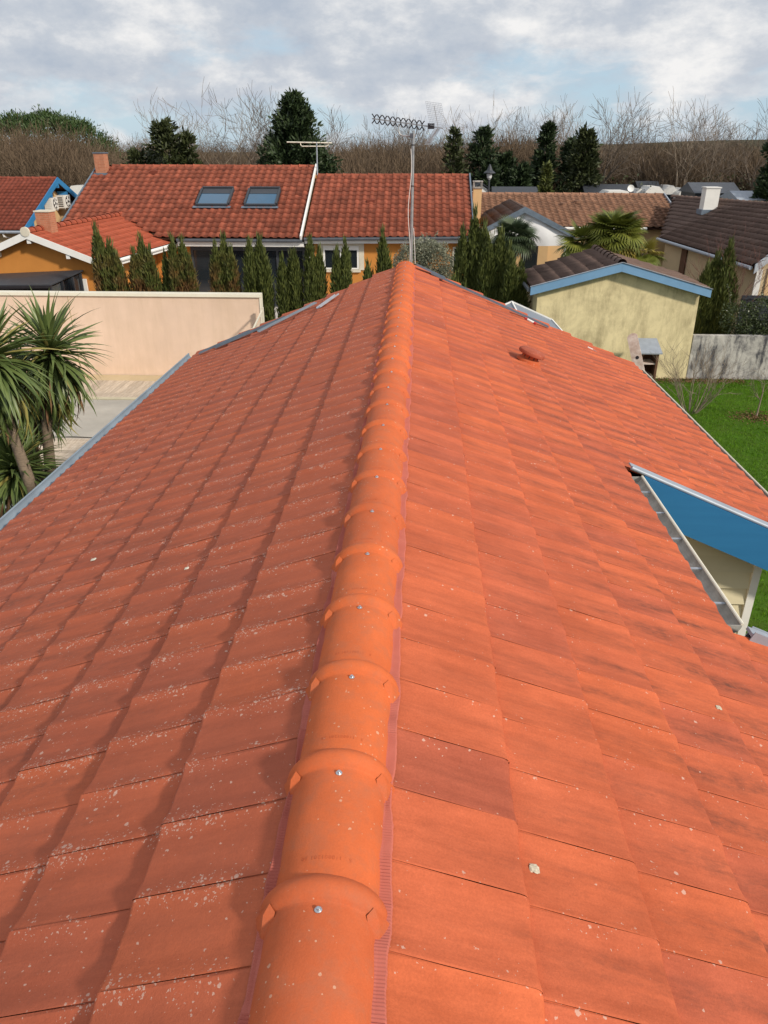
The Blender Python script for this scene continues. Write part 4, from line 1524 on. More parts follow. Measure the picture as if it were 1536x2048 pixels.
# --- yellow garden shed
sh = thing('shed', (5.6, 22.5, 0), 'yellow rendered shed with weather stains, brown tiles and pale blue verge boards', 'shed')
sx0, sz0, ss = 5.60, 3.13, 0.268
MB().prism([(3.50, 21.0, 0), (7.86, 21.0, 0), (7.83, 21.0, 2.52), (sx0, 21.0, 3.02), (3.47, 21.0, 2.46)], (0, 2.3, 0)).build('wall', 'yellow', sh)
far_roof(sh, (3.28, 20.80, 2.52), (3.28, 23.55, 2.52), (sx0, 20.80, sz0), (sx0, 24.3, sz0), 6, 14, ROMAN, 'slate', 84, None, 0.030)
far_roof(sh, (7.98, 23.75, 2.50), (7.98, 20.80, 2.50), (sx0, 24.3, sz0), (sx0, 20.80, sz0), 6, 14, ROMAN, 'slate', 84, None, 0.030)
ridge_row(sh, (sx0, 20.82, sz0), (sx0, 24.3, sz0), 0.42, 'slate', 0.11)
MB().prism([(sx0, 20.76, sz0 + 0.035), (3.24, 20.76, 2.525), (3.24, 20.76, 2.31), (sx0, 20.76, sz0 - 0.19)], (0, 0.03, 0)).build('verge_board', 'fascia_blue', sh)
MB().prism([(sx0 + 0.003, 20.76, sz0 + 0.035), (8.04, 20.76, 2.50), (8.04, 20.76, 2.29), (sx0 + 0.003, 20.76, sz0 - 0.19)], (0, 0.03, 0)).build('verge_board', 'fascia_blue', sh)
rail('verge_trim', (sx0, 20.755, sz0 + 0.05), (3.22, 20.755, 2.54), 0.05, 0.012, 'zinc_pale', sh)
rail('verge_trim', (sx0, 20.755, sz0 + 0.05), (8.06, 20.755, 2.515), 0.05, 0.012, 'zinc_pale', sh)
MB().tube([(3.20, 20.80, 2.44), (3.20, 23.55, 2.44)], 0.05, 8).build('gutter', 'zinc_dark', sh)
# --- concrete wall and what stands by the shed
tag(MB().box(7.88, 15.0, 21.02, 21.20, 0, 1.22).build('concrete_wall', 'concrete'), 'low stained grey concrete wall beside the yellow shed at the end of the lawn', 'wall')
bq = thing('barbecue', (6.5, 20.2, 0), 'small wooden barbecue hutch with pale sheet roof against the yellow shed', 'barbecue')
m = MB()
for x in (6.20, 6.62):
    for y in (19.9, 20.40):
        m.box(x - .03, x + .03, y - .03, y + .03, 0, 0.98)
m.build('frame', 'wood', bq)
MB().box(6.235, 6.585, 20.39, 20.41, 0.35, 0.96).build('back_panel', 'wood', bq)
for x in (6.21, 6.61):
    MB().box(x - .008, x + .008, 19.935, 20.36, 0.35, 0.96).build('side_panel', 'wood', bq)
for z_ in (0.33, 0.68):
    MB().box(6.235, 6.585, 19.9, 20.38, z_, z_ + 0.03).build('shelf', 'oldwood', bq)
MB().prism([(6.12, 19.80, 0.98), (6.71, 19.80, 0.98), (6.71, 20.48, 1.22), (6.12, 20.48, 1.22)], (0, 0, 0.035)).build('roof_sheet', 'zinc_pale', bq)
# --- old plank leaning on the eave
ld = thing('wooden_plank', (4.7, 12.0, 0), 'old flaking wooden plank with dark knots leaning on the eave by the barbecue', 'plank')
top, foot = Vector((3.86, 12.90, 3.03)), Vector((4.78, 12.20, 0.02))
dd = (foot - top).normalized()
wv = dd.cross(Vector((0.27, 0.96, 0.0))).normalized()
fv = dd.cross(wv).normalized()
pl = [top + dd * 0.05 - wv * 0.085, top + dd * 0.015 - wv * 0.05, top, top + dd * 0.01 + wv * 0.05, top + dd * 0.04 + wv * 0.085, foot + wv * 0.095, foot - wv * 0.095]
if fv.y > 0:
    fv = -fv
pb = MB().prism(pl, -fv * 0.045).build('board', 'oldwood', ld)
for q, r_ in ((0.42, 0.030), (0.78, 0.036), (1.5, 0.03)):
    c_ = top + dd * q + wv * 0.012
    k_ = 10
    MB().prism([c_ + (wv * math.cos(6.283 * i / k_) + dd * math.sin(6.283 * i / k_)) * r_ for i in range(k_)], fv * 0.004).build('knot', 'black', pb)
# --- sheet canopy behind the gable
cn = thing('canopy', (2.6, 16.2, 0), 'smoky grey sheet canopy with white edge showing behind the right roof slope', 'canopy')
rr = [(1.40, 15.6, 2.74), (2.16, 15.9, 3.00), (3.02, 15.9, 2.64), (3.36, 15.2, 2.32), (1.60, 13.6, 2.30), (2.55, 13.6, 2.32)]
rr = [Vector(q) for q in rr]
MB().prism([rr[1], rr[2], rr[3], rr[5]], (0, 0, -0.02)).build('roof_sheet', 'poly', cn)
MB().prism([rr[1], rr[5], rr[4], rr[0]], (0, 0, -0.02)).build('roof_sheet', 'poly', cn)
m = MB()
for a, b in ((1, 2), (2, 3), (3, 5), (1, 5), (0, 1)):
    m.bar(rr[a] + Vector((0, 0, .008)), rr[b] + Vector((0, 0, .008)), 0.022, 0.03)
m.build('edge_rail', 'white', cn)
m = MB()
for q in (0, 2, 3):
    m.box(rr[q].x - .04, rr[q].x + .04, rr[q].y - .04, rr[q].y + .04, 0, rr[q].z - 0.05)
m.build('post', 'white', cn)

# ------------------------------------------------------------------ garden on the left: peach wall, pool, decking, railing
pw = thing('garden_wall', (-9, 20.7, 0), 'long smooth peach wall with white coping at the end of the pool', 'wall')
MB().box(-17.0, -4.12, 20.62, 20.82, 0, 2.22).build('wall_face', 'beige', pw)
MB().box(-17.02, -4.08, 20.57, 20.87, 2.221, 2.30).build('coping', 'cream', pw)
MB().box(-4.118, -4.075, 20.60, 20.84, 0, 2.219).build('end_trim', 'cream', pw)
MB().box(-9.456, -9.442, 20.612, 20.619, 0.0, 2.2).build('expansion_joint', 'sand', pw)
MB().add([(-17, 19.98, .008), (-4.1, 19.98, .008), (-4.1, 20.6, .008), (-17, 20.6, .008)], [(0, 1, 2, 3)]).build('gravel_strip', 'sand', pw)
dk = MB().box(-14.0, -3.9, 11.8, 19.95, -0.25, 0.006).build('terrace', 'paving')
tag(dk, 'terrace base round the covered pool', kind='structure')
for j in range(36):                          # far deck: boards laid across, towards the wall
    x0 = -11.0 + j * 0.146
    o = MB().box(x0, x0 + 0.138, 18.78, 19.94, 0.0, 0.032).build('plank', 'deck', dk)
    o['tint'] = random.random()
for j in range(3):
    o = MB().box(-11.0, -5.75, 18.36 + j * 0.14, 18.36 + j * 0.14 + 0.13, 0.0, 0.034).build('plank', 'deck', dk)
    o['tint'] = random.random()
for j in range(20):
    y0 = 12.4 + j * 0.147
    o = MB().box(-11.0, -5.4, y0, y0 + 0.139, 0.0, 0.032).build('plank', 'deck', dk)
    o['tint'] = random.random()
MB().box(-11.0, -5.6, 18.20, 18.35, 0.0, 0.05).build('coping', 'stone', dk)
V, F = [], []
nx, ny = 60, 36
for i in range(nx + 1):
    for j in range(ny + 1):
        x, y = -11.0 + 5.6 * i / nx, 15.42 + 2.74 * j / ny
        zz = 0.034 + 0.006 * math.sin(x * 3.1 + y * 2.0) + 0.004 * math.sin(x * 8 - y * 5.0) + 0.003 * math.sin(y * 17 + x * 3) - 0.010 * math.sin(math.pi * j / ny)
        V.append((x, y, zz))
for i in range(nx):
    for j in range(ny):
        a = i * (ny + 1) + j
        F.append((a, a + ny + 1, a + ny + 2, a + 1))
pc = MB().add(V, F).build('pool_cover', 'cover', smooth=True)
tag(pc, 'grey pool cover stretched between the wooden decks', 'pool cover')
fe = thing('railing', (-4.0, 19, 0), 'weathered grey metal railing coming towards us from the end of the peach wall', 'railing')
ys_ = (20.38, 19.0, 17.6, 16.2)
for y, h in zip(ys_, (2.0, 1.72, 1.6, 1.5)):
    MB().box(-4.045, -3.975, y - 0.035, y + 0.035, 0, h).build('post', 'plinth', fe)
for (ya, ha), (yb, hb) in zip(list(zip(ys_, (2.0, 1.72, 1.6, 1.5)))[:-1], list(zip(ys_, (2.0, 1.72, 1.6, 1.5)))[1:]):
    for d_ in (0.03, 0.45, 1.25):
        MB().bar((-4.01, ya - 0.037, hb - d_ + (ha - hb) * 0.8 * (d_ < .1)), (-4.01, yb + 0.037, hb - d_), 0.035, 0.04).build('rail', 'plinth', fe)
    for q in range(1, 9):
        y = ya + (yb - ya) * q / 9
        MB().box(-4.018, -4.002, y - 0.008, y + 0.008, 0.35, hb - 0.03).build('bar', 'plinth', fe)

# dark fence panel beyond the shrub at the right, seen over the concrete wall
fp = thing('fence', (11, 23, 0), 'dark grey board fence behind the glossy shrub at the right edge', 'fence')
for j in range(22):
    x0 = 9.80 + j * 0.155
    o = MB().box(x0, x0 + 0.15, 23.0, 23.025, 0.02, 1.98).build('board', 'anthracite', fp)
rail('top_rail', (9.8, 22.98, 1.9), (13.2, 22.98, 1.9), 0.03, 0.06, 'anthracite', fp)

# ------------------------------------------------------------------ plants
def cards(pos, d, ln, wd, bulge=0.45, fold=0.0):
    """one kite-shaped blade per row: base, two sides, tip"""
    n = len(pos)
    d = unit(d)
    r = unit(rng.normal(size=(n, 3)))
    s = unit(np.cross(d, r))
    nn = np.cross(d, s)
    ln = np.broadcast_to(np.asarray(ln, float), (n,))[:, None]
    wd = np.broadcast_to(np.asarray(wd, float), (n,))[:, None]
    mid = pos + d * ln * bulge + nn * fold * ln
    V = np.stack([pos, mid + s * wd / 2, pos + d * ln, mid - s * wd / 2], 1).reshape(-1, 3)
    F = np.arange(n * 4).reshape(n, 4)
    t = np.repeat(np.clip(rng.normal(0.5, 0.28, n), 0, 1), 4)
    return V, F, t


def join(parts):
    V, F, T, o = [], [], [], 0
    for v, f, t in parts:
        V.append(v)
        F.append(f + o)
        T.append(t)
        o += len(v)
    return np.concatenate(V), np.concatenate(F), np.concatenate(T)


def seg_tubes(segs, k):
    """segs: array (n,8) p0 p1 r0 r1; k-sided, k=2 gives ribbons"""
    a = np.asarray(segs, float)
    p0, p1, r0, r1 = a[:, :3], a[:, 3:6], a[:, 6:7], a[:, 7:8]
    d = unit(p1 - p0)
    ref = np.where(np.abs(d[:, 2:3]) > 0.9, np.array([[1., 0, 0]]), np.array([[0, 0, 1.]]))
    s = unit(np.cross(d, ref))
    if k == 2:
        w = unit(rng.normal(size=s.shape))
        s = unit(np.cross(d, w))
        V = np.stack([p0 - s * r0, p0 + s * r0, p1 + s * r1, p1 - s * r1], 1).reshape(-1, 3)
        F = np.arange(len(a) * 4).reshape(-1, 4)
        return V, F, np.repeat(rng.random(len(a)), 4)
    u = np.cross(s, d)
    ring0, ring1 = [], []
    for j in range(k):
        t = 2 * math.pi * j / k
        q = s * math.cos(t) + u * math.sin(t)
        ring0.append(p0 + q * r0)
        ring1.append(p1 + q * r1)
    V = np.stack(ring0 + ring1, 1).reshape(-1, 3)
    base = (np.arange(len(a)) * 2 * k)[:, None]
    F = np.concatenate([base + np.array([[j, (j + 1) % k, k + (j + 1) % k, k + j]]) for j in range(k)])
    return V, F, np.repeat(rng.random(len(a)), 2 * k)


def meshobj(name, vft, mat, parent=None, at=(0, 0, 0), smooth=False):
    me = npmesh(name, *vft[:2], tint=vft[2])
    o = put(name, me, mat, parent, (wpos(parent) if parent and at is None else at))
    if smooth:
        me.polygons.foreach_set('use_smooth', [True] * len(me.polygons))
    return o


def bare_tree(seed, H, stems=1, levels=3, spread=0.75, trunk_r=0.16, kids=2, up_=0.10, wig=0.20, fan=0.0):
    rr = random.Random(seed)
    out = [[] for _ in range(levels + 1)]

    def rot_dir(d, a):
        ax = Vector((rr.gauss(0, 1), rr.gauss(0, 1), rr.gauss(0, 1)))
        ax = (ax - d * ax.dot(d)).normalized()
        return (d * math.cos(a) + ax * math.sin(a)).normalized()

    def branch(p, d, L, r, lv):
        n_ = 4 if lv == 0 else 3
        for i in range(n_):
            d = (d + Vector((rr.gauss(0, wig), rr.gauss(0, wig), rr.gauss(0, wig) * .6)) * (0.5 if lv == 0 else 0.8) + Vector((0, 0, up_))).normalized()
            q = p + d * (L / n_)
            ra, rb = r * (1 - 0.62 * i / n_), r * (1 - 0.62 * (i + 1) / n_)
            out[lv].append((*p, *q, ra, rb))
            p = q
            if lv < levels and (i >= 1 or lv > 0):
                for c in range(kids if i < n_ - 1 else kids + 1):
                    a = rr.uniform(0.35, 0.95) * spread
                    branch(p, rot_dir(d, a), L * rr.uniform(0.50, 0.72), max(rb * rr.uniform(.5, .7), 0.004), lv + 1)
    for s_ in range(stems):
        t = rr.uniform(0, 2 * math.pi)
        f = fan * rr.uniform(0.4, 1.0)
        d = Vector((math.cos(t) * f, math.sin(t) * f, 1)).normalized()
        branch(Vector((math.cos(t), math.sin(t), 0)) * 0.12 * (stems > 1), d, H * rr.uniform(0.42, 0.50), trunk_r * rr.uniform(.7, 1.0), 0)
    return out


# --- columnar cypresses -----------------------------------------------------------
def cypress_foliage(spires, n_per, L=(0.16, 0.34), Wd=(0.024, 0.046), lean=0.22):
    """spires: (x, y, z0, height, radius)"""
    parts = []
    for x, y, z0, h, r in spires:
        n_ = int(n_per * (h / 3.0) * (r / 0.3))
        t = rng.random(n_) ** 0.85
        prof = np.minimum(1.0, (t + 0.03) / 0.16) * np.clip(1.04 - t ** 4.6, 0, 1) ** 0.62
        a = rng.random(n_) * 2 * np.pi
        lob = 1 + 0.20 * np.sin(a * 3 + t * 9 + x * 7) + 0.12 * np.sin(a * 7 - t * 15)
        rad = r * prof * lob * np.sqrt(rng.uniform(0.25, 1.0, n_))
        pos = np.stack([x + rad * np.cos(a), y + rad * np.sin(a), z0 + t * h * 0.93], 1)
        d = np.stack([np.cos(a) * lean, np.sin(a) * lean, np.ones(n_)], 1) + rng.normal(0, 0.20, (n_, 3))
        parts.append(cards(pos, d, rng.uniform(*L, n_) * (0.65 + 0.6 * (1 - t)), rng.uniform(*Wd, n_), 0.5))
        nt = max(20, n_ // 40)                          # wispy leaders at the tip
        pos = np.stack([x + rng.normal(0, r * .16, nt), y + rng.normal(0, r * .16, nt), z0 + h * rng.uniform(.86, 1.0, nt)], 1)
        d = np.stack([rng.normal(0, .12, nt), rng.normal(0, .12, nt), np.ones(nt)], 1)
        parts.append(cards(pos, d, rng.uniform(.15, .34, nt), 0.03, 0.4))
    return join(parts)


def cypress(x, y, spires, label, mat='cyp', n_per=4200, group='columnar cypresses in the row', z0=0.0, **kw):
    t = thing('cypress', (x, y, 0), label, 'cypress', group)
    segs = []
    for sx, sy, h, r in spires:
        segs.append((x + sx * .6, y + sy * .6, 0, x + sx, y + sy, h * 0.8, 0.05, 0.012))
    MBt = seg_tubes(segs, 6)
    meshobj('trunk', (MBt[0] - np.array([x, y, 0]), MBt[1], MBt[2]), 'greybark', t, (x, y, 0))
    vft = cypress_foliage([(x + sx * 0.9, y + sy, z0 + 0.05, h - z0, r * 0.88) for sx, sy, h, r in spires], n_per, **kw)
    meshobj('crown', (vft[0] - np.array([x, y, 0]), vft[1], vft[2]), mat, t, (x, y, 0))
    return t


CYP = [
    (-9.10, [(-0.28, 0, 3.72, .25), (0.05, .1, 3.30, .27), (0.30, -.05, 2.95, .24)], 'cypbrown', 'browned cypress first from the left in the row, its tall tips over the annex eave'),
    (-8.10, [(-0.24, 0, 3.05, .24), (0.02, .1, 3.42, .25), (0.28, 0, 3.10, .25)], 'cypbrown', 'browned cypress second from the left, standing tight against the first'),
    (-7.42, [(0.0, .1, 2.95, .16)], 'cyp', 'very thin green cypress just left of the white corner downpipe'),
    (-6.92, [(-0.22, 0, 3.42, .22), (0.08, .1, 3.36, .24), (0.30, 0, 2.85, .20)], 'cypbrown', 'cypress with brown base just right of the white corner downpipe'),
    (-5.62, [(-0.24, 0, 3.25, .23), (0.02, .1, 3.45, .25), (0.26, 0, 3.12, .22)], 'cypbrown', 'cypress with browned lower half in front of the middle of the glazed veranda'),
    (-4.62, [(-0.22, 0, 3.36, .23), (0.10, .1, 3.42, .27), (0.26, -.05, 3.05, .22)], 'cyp', 'big green cypress rising right at the end of the peach wall'),
    (-3.68, [(-0.20, 0, 2.88, .20), (0.10, .1, 3.00, .22), (0.24, 0, 3.05, .19)], 'cyp', 'shorter green cypress in front of the porch post and orange corner'),
    (-2.88, [(-0.14, 0, 3.42, .22), (0.14, .08, 3.10, .22)], 'cyp', 'forked green cypress hiding the left edge of the white window'),
    (-2.08, [(-0.16, 0, 3.08, .19), (0.12, .08, 3.34, .21)], 'cyp', 'green cypress in front of the right half of the white window'),
    (-1.22, [(-0.10, 0, 2.70, .17), (0.02, .05, 2.40, .16)], 'cyp', 'small slim cypress right of the white window, half as tall as its right neighbour'),
    (-0.86, [(0.0, 0, 3.64, .20), (0.18, .08, 3.0, .18)], 'cyp', 'slim pointed cypress against the orange wall nearest the olive tree'),
]
for x, sp_, mt, lab in CYP:
    cypress(x, 23.0, sp_, lab, mt)
# dark clump right of the olive tree
cypress(1.62, 22.6, [(-0.18, 0, 3.75, .22), (0.18, .1, 4.22, .26), (0.48, 0, 3.85, .26)], 'tallest dark cypress just right of the olive tree, its tips over the red roof', group='dark conifers left of the yellow shed')
cypress(2.42, 22.4, [(-0.26, 0, 3.55, .30), (0.10, 0.1, 3.70, .32), (0.40, 0, 3.30, .28)], 'broad olive green cypress in the middle of the dark clump by the shed', group='dark conifers left of the yellow shed')
cypress(3.02, 22.0, [(-0.20, 0, 3.00, .27), (0.10, .1, 2.85, .27)], 'lower rounded cypress leaning on the left side of the yellow shed', group='dark conifers left of the yellow shed', lean=0.4)
cypress(1.25, 21.8, [(-0.05, 0, 2.45, .24), (0.30, .1, 2.25, .24)], 'short dark cypress at the foot of the olive tree', group='dark conifers left of the yellow shed', lean=0.4)
cypress(9.00, 22.9, [(-0.42, 0, 2.75, .26), (-0.14, .1, 3.05, .30), (0.16, 0, 3.40, .28), (0.42, .1, 2.70, .26)], 'wide dark cypress standing right behind the yellow shed and concrete wall', group='dark conifers right of the shed')


# --- leafy bushes -------------------------------------------------------------------
def bush(name, x, y, blobs, n_, L, Wd, mat, label, cat, trunk=None, seed=0, shoots=0, group=None):
    t = thing(name, (x, y, 0), label, cat, group)
    parts = []
    tot = sum(b[3] * b[4] * b[5] for b in blobs)
    for bx, by, bz, rx, ry, rz in blobs:
        k = int(n_ * rx * ry * rz / tot)
        p = unit(rng.normal(size=(k, 3))) * (rng.uniform(0.12, 1.0, (k, 1)) ** 0.42)
        p *= 1 + 0.16 * np.sin(p[:, :1] * 7 + bx * 5) * np.cos(p[:, 2:3] * 6)
        pos = p * np.array([rx, ry, rz]) + np.array([bx, by, bz])
        d = unit(p) + rng.normal(0, 0.75, (k, 3)) + np.array([0, 0, 0.25])
        parts.append(cards(pos, d, rng.uniform(*L, k), rng.uniform(*Wd, k), 0.5, 0.06))
    segs = []
    for q in range(shoots):
        b = blobs[rng.integers(len(blobs))]
        a = rng.random() * 6.28
        p0 = np.array([b[0] + b[3] * .6 * math.cos(a), b[1] + b[4] * .6 * math.sin(a), b[2] + b[5] * .65])
        d0 = np.array([math.cos(a) * .35, math.sin(a) * .35, 1.0])
        ln = rng.uniform(0.25, 0.55)
        segs.append((*p0, *(p0 + d0 * ln), 0.006, 0.003))
        k = int(ln * 45)
        s_ = rng.random((k, 1))
        parts.append(cards(p0 + d0 * ln * s_, rng.normal(0, .7, (k, 3)) + d0 * .6, rng.uniform(*L, k), rng.uniform(*Wd, k), .5, .05))
    vft = join(parts)
    meshobj('crown', (vft[0] - np.array([x, y, 0]), vft[1], vft[2]), mat, t, (x, y, 0))
    tr = trunk or [(0, 0, 0, 0, 0, 0.5, .05, .03)]
    segs += [(x + a, y + b, c_, x + d_, y + e, f, r0, r1) for a, b, c_, d_, e, f, r0, r1 in tr]
    v2 = seg_tubes(segs, 5)
    meshobj('trunk', (v2[0] - np.array([x, y, 0]), v2[1], v2[2]), 'greybark', t, (x, y, 0))
    return t


bush('olive_tree', 0.40, 25.0, [(0.0, 25.0, 2.55, .62, .6, .62), (0.75, 25.1, 2.55, .62, .6, .68), (0.35, 24.9, 1.75, .80, .6, .75), (-0.30, 25, 1.9, .5, .5, .6), (1.05, 25, 1.8, .5, .5, .7), (0.4, 25.0, 2.95, .55, .5, .38)],
     26000, (.06, .11), (.018, .030), 'olive', 'silvery olive tree behind the ridge end and the antenna mast', 'olive tree',
     [(0, 0, 0, .05, 0, 1.6, .09, .06), (.05, 0, 1.2, -.4, 0, 2.2, .04, .02), (.05, 0, 1.2, .6, 0, 2.4, .04, .02)], shoots=26)
bush('shrub', 9.75, 21.95, [(9.35, 21.9, 1.55, .50, .5, .50), (10.05, 21.9, 1.62, .55, .55, .50), (10.8, 21.95, 1.6, .6, .5, .52), (9.75, 21.5, 1.15, .50, .45, .38), (10.4, 21.5, 1.2, .55, .45, .40), (11.5, 21.9, 1.5, .7, .5, .5), (9.9, 22.0, 0.9, .9, .4, .7)],
     11000, (.05, .085), (.025, .042), 'shrub', 'glossy dark green shrub spilling over the concrete wall', 'shrub',
     [(0, 0, 0, 0, 0, 1.0, .06, .04), (.6, 0, 0, .7, 0, 1.0, .06, .04)], shoots=22)
bush('shrub', -1.65, 23.6, [(-1.70, 23.6, 1.35, .30, .3, .5), (-1.45, 23.6, 1.15, .26, .3, .42)], 1500, (.10, .2), (.012, .022), 'fand', 'blue green bushy shrub between two cypresses right of the window', 'shrub')
bush('shrub', -0.25, 23.4, [(-0.25, 23.4, 1.35, .36, .3, .55), (0.0, 23.2, 1.0, .4, .3, .5)], 1500, (.06, .10), (.02, .035), 'shrub', 'small loose shrub between the last cypress and the roof ridge', 'shrub')
bush('hedge', 12.6, 24.2, [(12.6, 24.2, 0.9, 1.6, .5, .8)], 2500, (.06, .10), (.03, .05), 'shrub', 'dark hedge beyond the board fence at the right edge', 'hedge')


# --- cabbage trees at the pool -----------------------------------------------------------
def sword_mesh(L, w, droop, twist=0.0):
    """strap leaf along +X, arching down; V section"""
    k = 7
    V, F = [], []
    x, z, a = 0.0, 0.0, 0.0
    for i in range(k + 1):
        t = i / k
        ww = w * (0.55 + 0.45 * math.sin(math.pi * min(1, t * 1.6 + .15)) if t < 0.55 else max(0.03, (1 - t) / 0.45)) * 0.5
        V += [(x, -ww, z + ww * 0.5), (x, 0, z), (x, ww, z + ww * 0.5)]
        a += droop / k * (0.4 + 1.3 * t)
        x += L / k * math.cos(a)
        z -= L / k * math.sin(a)
    for i in range(k):
        for j in (0, 1):
            o = 3 * i + j
            F.append((o, o + 3, o + 4, o + 1))
    me = npmesh('leaf', V, F)
    me.polygons.foreach_set('use_smooth', [True] * len(me.polygons))
    return me


SW = {}
for mt in ('sword', 'swordy', 'swordb'):
    SW[mt] = []
    for L, w, dr in ((0.84, .062, .25), (0.92, .066, .6), (0.94, .062, 1.05), (1.08, .064, 1.55)):
        me = sword_mesh(L, w, dr)
        me.materials.append(MAT[mt])
        SW[mt].append(me)


def rosette(root, c, n_, size, seed, low=-0.75, hi=1.0):
    rr = random.Random(seed)
    c = Vector(c)
    for i in range(n_):
        f = (i + 0.5) / n_
        el = math.asin(hi - (hi - low) * f) + rr.gauss(0, 0.10)
        az = i * 2.39996 + rr.gauss(0, 0.2)
        mt = 'sword'
        if f > 0.80:
            mt = rr.choice(['swordy', 'swordb', 'sword', 'sword'])
        elif rr.random() < 0.06:
            mt = 'swordy'
        vi = min(3, int(f * 3.4 + rr.random() * 0.9))
        o = bpy.data.objects.new('leaf', SW[mt][vi])
        o.parent = root
        M = Matrix.Translation(c - wpos(root) + Vector((0, 0, -0.34 * f))) @ Matrix.Rotation(az, 4, 'Z') @ Matrix.Rotation(-el, 4, 'Y') @ Matrix.Rotation(rr.gauss(0, .35), 4, 'X')
        s_ = size * rr.uniform(0.78, 1.12)
        o.matrix_basis = M @ Matrix.Diagonal((s_, size, s_, 1))
        o['tint'] = rr.random()
        C.objects.link(o)


t = thing('cabbage_tree', (-5.95, 11.45, 0), 'cabbage tree with round head of sword leaves before the pool, right of its twin', 'palm tree', 'cabbage trees by the pool')
MB().tube([(-5.95, 11.45, 0), (-6.02, 11.47, 0.9), (-5.93, 11.48, 1.7), (-5.78, 11.5, 2.4), (-5.66, 11.5, 3.0)], [.12, .095, .08, .072, .06], 12).build('trunk', 'bark', t, smooth=True)
rosette(t, (-5.62, 11.5, 3.05), 225, 1.06, 3, -0.9)
rosette(t, (-5.68, 11.5, 2.86), 72, 1.0, 31, -0.98, -0.45)
t = thing('cabbage_tree', (-5.85, 10.45, 0), 'cabbage tree cut by the left edge, leaning trunk and paler drooping leaves', 'palm tree', 'cabbage trees by the pool')
MB().tube([(-5.78, 10.45, 0), (-5.86, 10.47, 1.2), (-5.95, 10.48, 1.9), (-6.02, 10.5, 2.6), (-6.02, 10.5, 3.1)], [.11, .09, .075, .07, .06], 12).build('trunk', 'bark', t, smooth=True)
rosette(t, (-6.02, 10.5, 3.22), 220, 1.12, 5, -0.92)
rosette(t, (-6.02, 10.5, 3.0), 72, 1.05, 51, -0.98, -0.45)
t = thing('cabbage_tree', (-6.25, 10.9, 0), 'low stemless cabbage tree filling the bottom between the two trunks', 'palm tree', 'cabbage trees by the pool')
MB().tube([(-6.25, 10.9, 0), (-6.25, 10.9, 0.95)], [.11, .09], 10).build('trunk', 'bark', t, smooth=True)
rosette(t, (-6.30, 10.9, 1.25), 280, 1.0, 8, -0.6)
t = thing('cabbage_tree', (-6.55, 11.9, 0), 'mid height cabbage tree with brown hanging leaves behind the two trunks', 'palm tree', 'cabbage trees by the pool')
MB().tube([(-6.45, 11.9, 0), (-6.5, 11.9, 1.1), (-6.45, 11.9, 2.1)], [.12, .10, .08], 10).build('trunk', 'bark', t, smooth=True)
rosette(t, (-6.42, 11.9, 2.25), 260, 1.0, 13, -0.95)
bush('shrub', -6.9, 9.6, [(-6.9, 9.6, .45, .6, .6, .45), (-5.9, 9.2, .35, .6, .6, .35)], 2600, (.08, .16), (.02, .04), 'shrub', 'dark green undergrowth at the foot of the cabbage trees', 'shrub')


# --- fan palms ------------------------------------------------------------------------------
def fan_mesh(rad, blades, arc, droop):
    V, F = [], []
    for b in range(blades):
        a = -arc / 2 + arc * b / (blades - 1)
        ca, sa = math.cos(a), math.sin(a)
        L = rad * (0.78 + 0.22 * math.cos(a * 0.8)) * random.uniform(.92, 1.05)
        w = rad * 0.052
        o = len(V)
        pr = [(0.05, 0.25, 0), (0.45, 1.0, 0.02), (0.75, .7, -0.02 - droop * .10), (1.0, .04, -0.05 - droop * .34)]
        for t_, ww, zz in pr:
            px, py, pz = ca * L * t_, sa * L * t_, zz * L + 0.25 * rad * (1 - math.cos(a * .7)) * t_
            V += [(px + sa * w * ww, py - ca * w * ww, pz + w * .35 * ww), (px, py, pz), (px - sa * w * ww, py + ca * w * ww, pz + w * .35 * ww)]
        for i in range(3):
            for j in (0, 1):
                q = o + 3 * i + j
                F.append((q, q + 3, q + 4, q + 1))
    # petiole
    o = len(V)
    V += [(0.03, 0.012, 0), (0.03, -0.012, 0), (-rad * 1.0, -0.014, -0.03), (-rad * 1.0, 0.014, -0.03)]
    F.append((o, o + 1, o + 2, o + 3))
    return npmesh('leaf', V, F)


def fan_palm(x, y, z, n_, rad, pet, mats, label, seed, group=None, low=-0.35, trunk_r=0.14):
    rr = random.Random(seed)
    t = thing('fan_palm', (x, y, 0), label, 'palm tree', group)
    MB().tube([(x, y, 0), (x + .03, y, z * .5), (x, y, z)], [trunk_r * 1.1, trunk_r, trunk_r * .9], 12).build('trunk', 'bark', t, smooth=True)
    var = {}
    for mt in set(mats):
        var[mt] = []
        for dr in (0.2, 0.7, 1.1):
            me = fan_mesh(rad, 24, R(230), dr)
            me.materials.append(MAT[mt])
            var[mt].append(me)
    for i in range(n_):
        f = (i + .5) / n_
        el = math.asin(1 - (1 - low) * f) + rr.gauss(0, .08)
        az = i * 2.39996 + rr.gauss(0, .15)
        mt = mats[min(len(mats) - 1, int(f * len(mats)))]
        o = bpy.data.objects.new('leaf', var[mt][rr.choice([0, 1, 1, 2]) if f > .3 else 0])
        o.parent = t
        o.matrix_basis = Matrix.Translation((0, 0, z)) @ Matrix.Rotation(az, 4, 'Z') @ Matrix.Rotation(-el, 4, 'Y') @ Matrix.Translation((pet * rr.uniform(.8, 1.1), 0, 0)) @ Matrix.Rotation(rr.uniform(.1, .6), 4, 'Y') @ Matrix.Rotation(rr.gauss(0, .3), 4, 'X')
        o['tint'] = rr.random()
        C.objects.link(o)
    return t


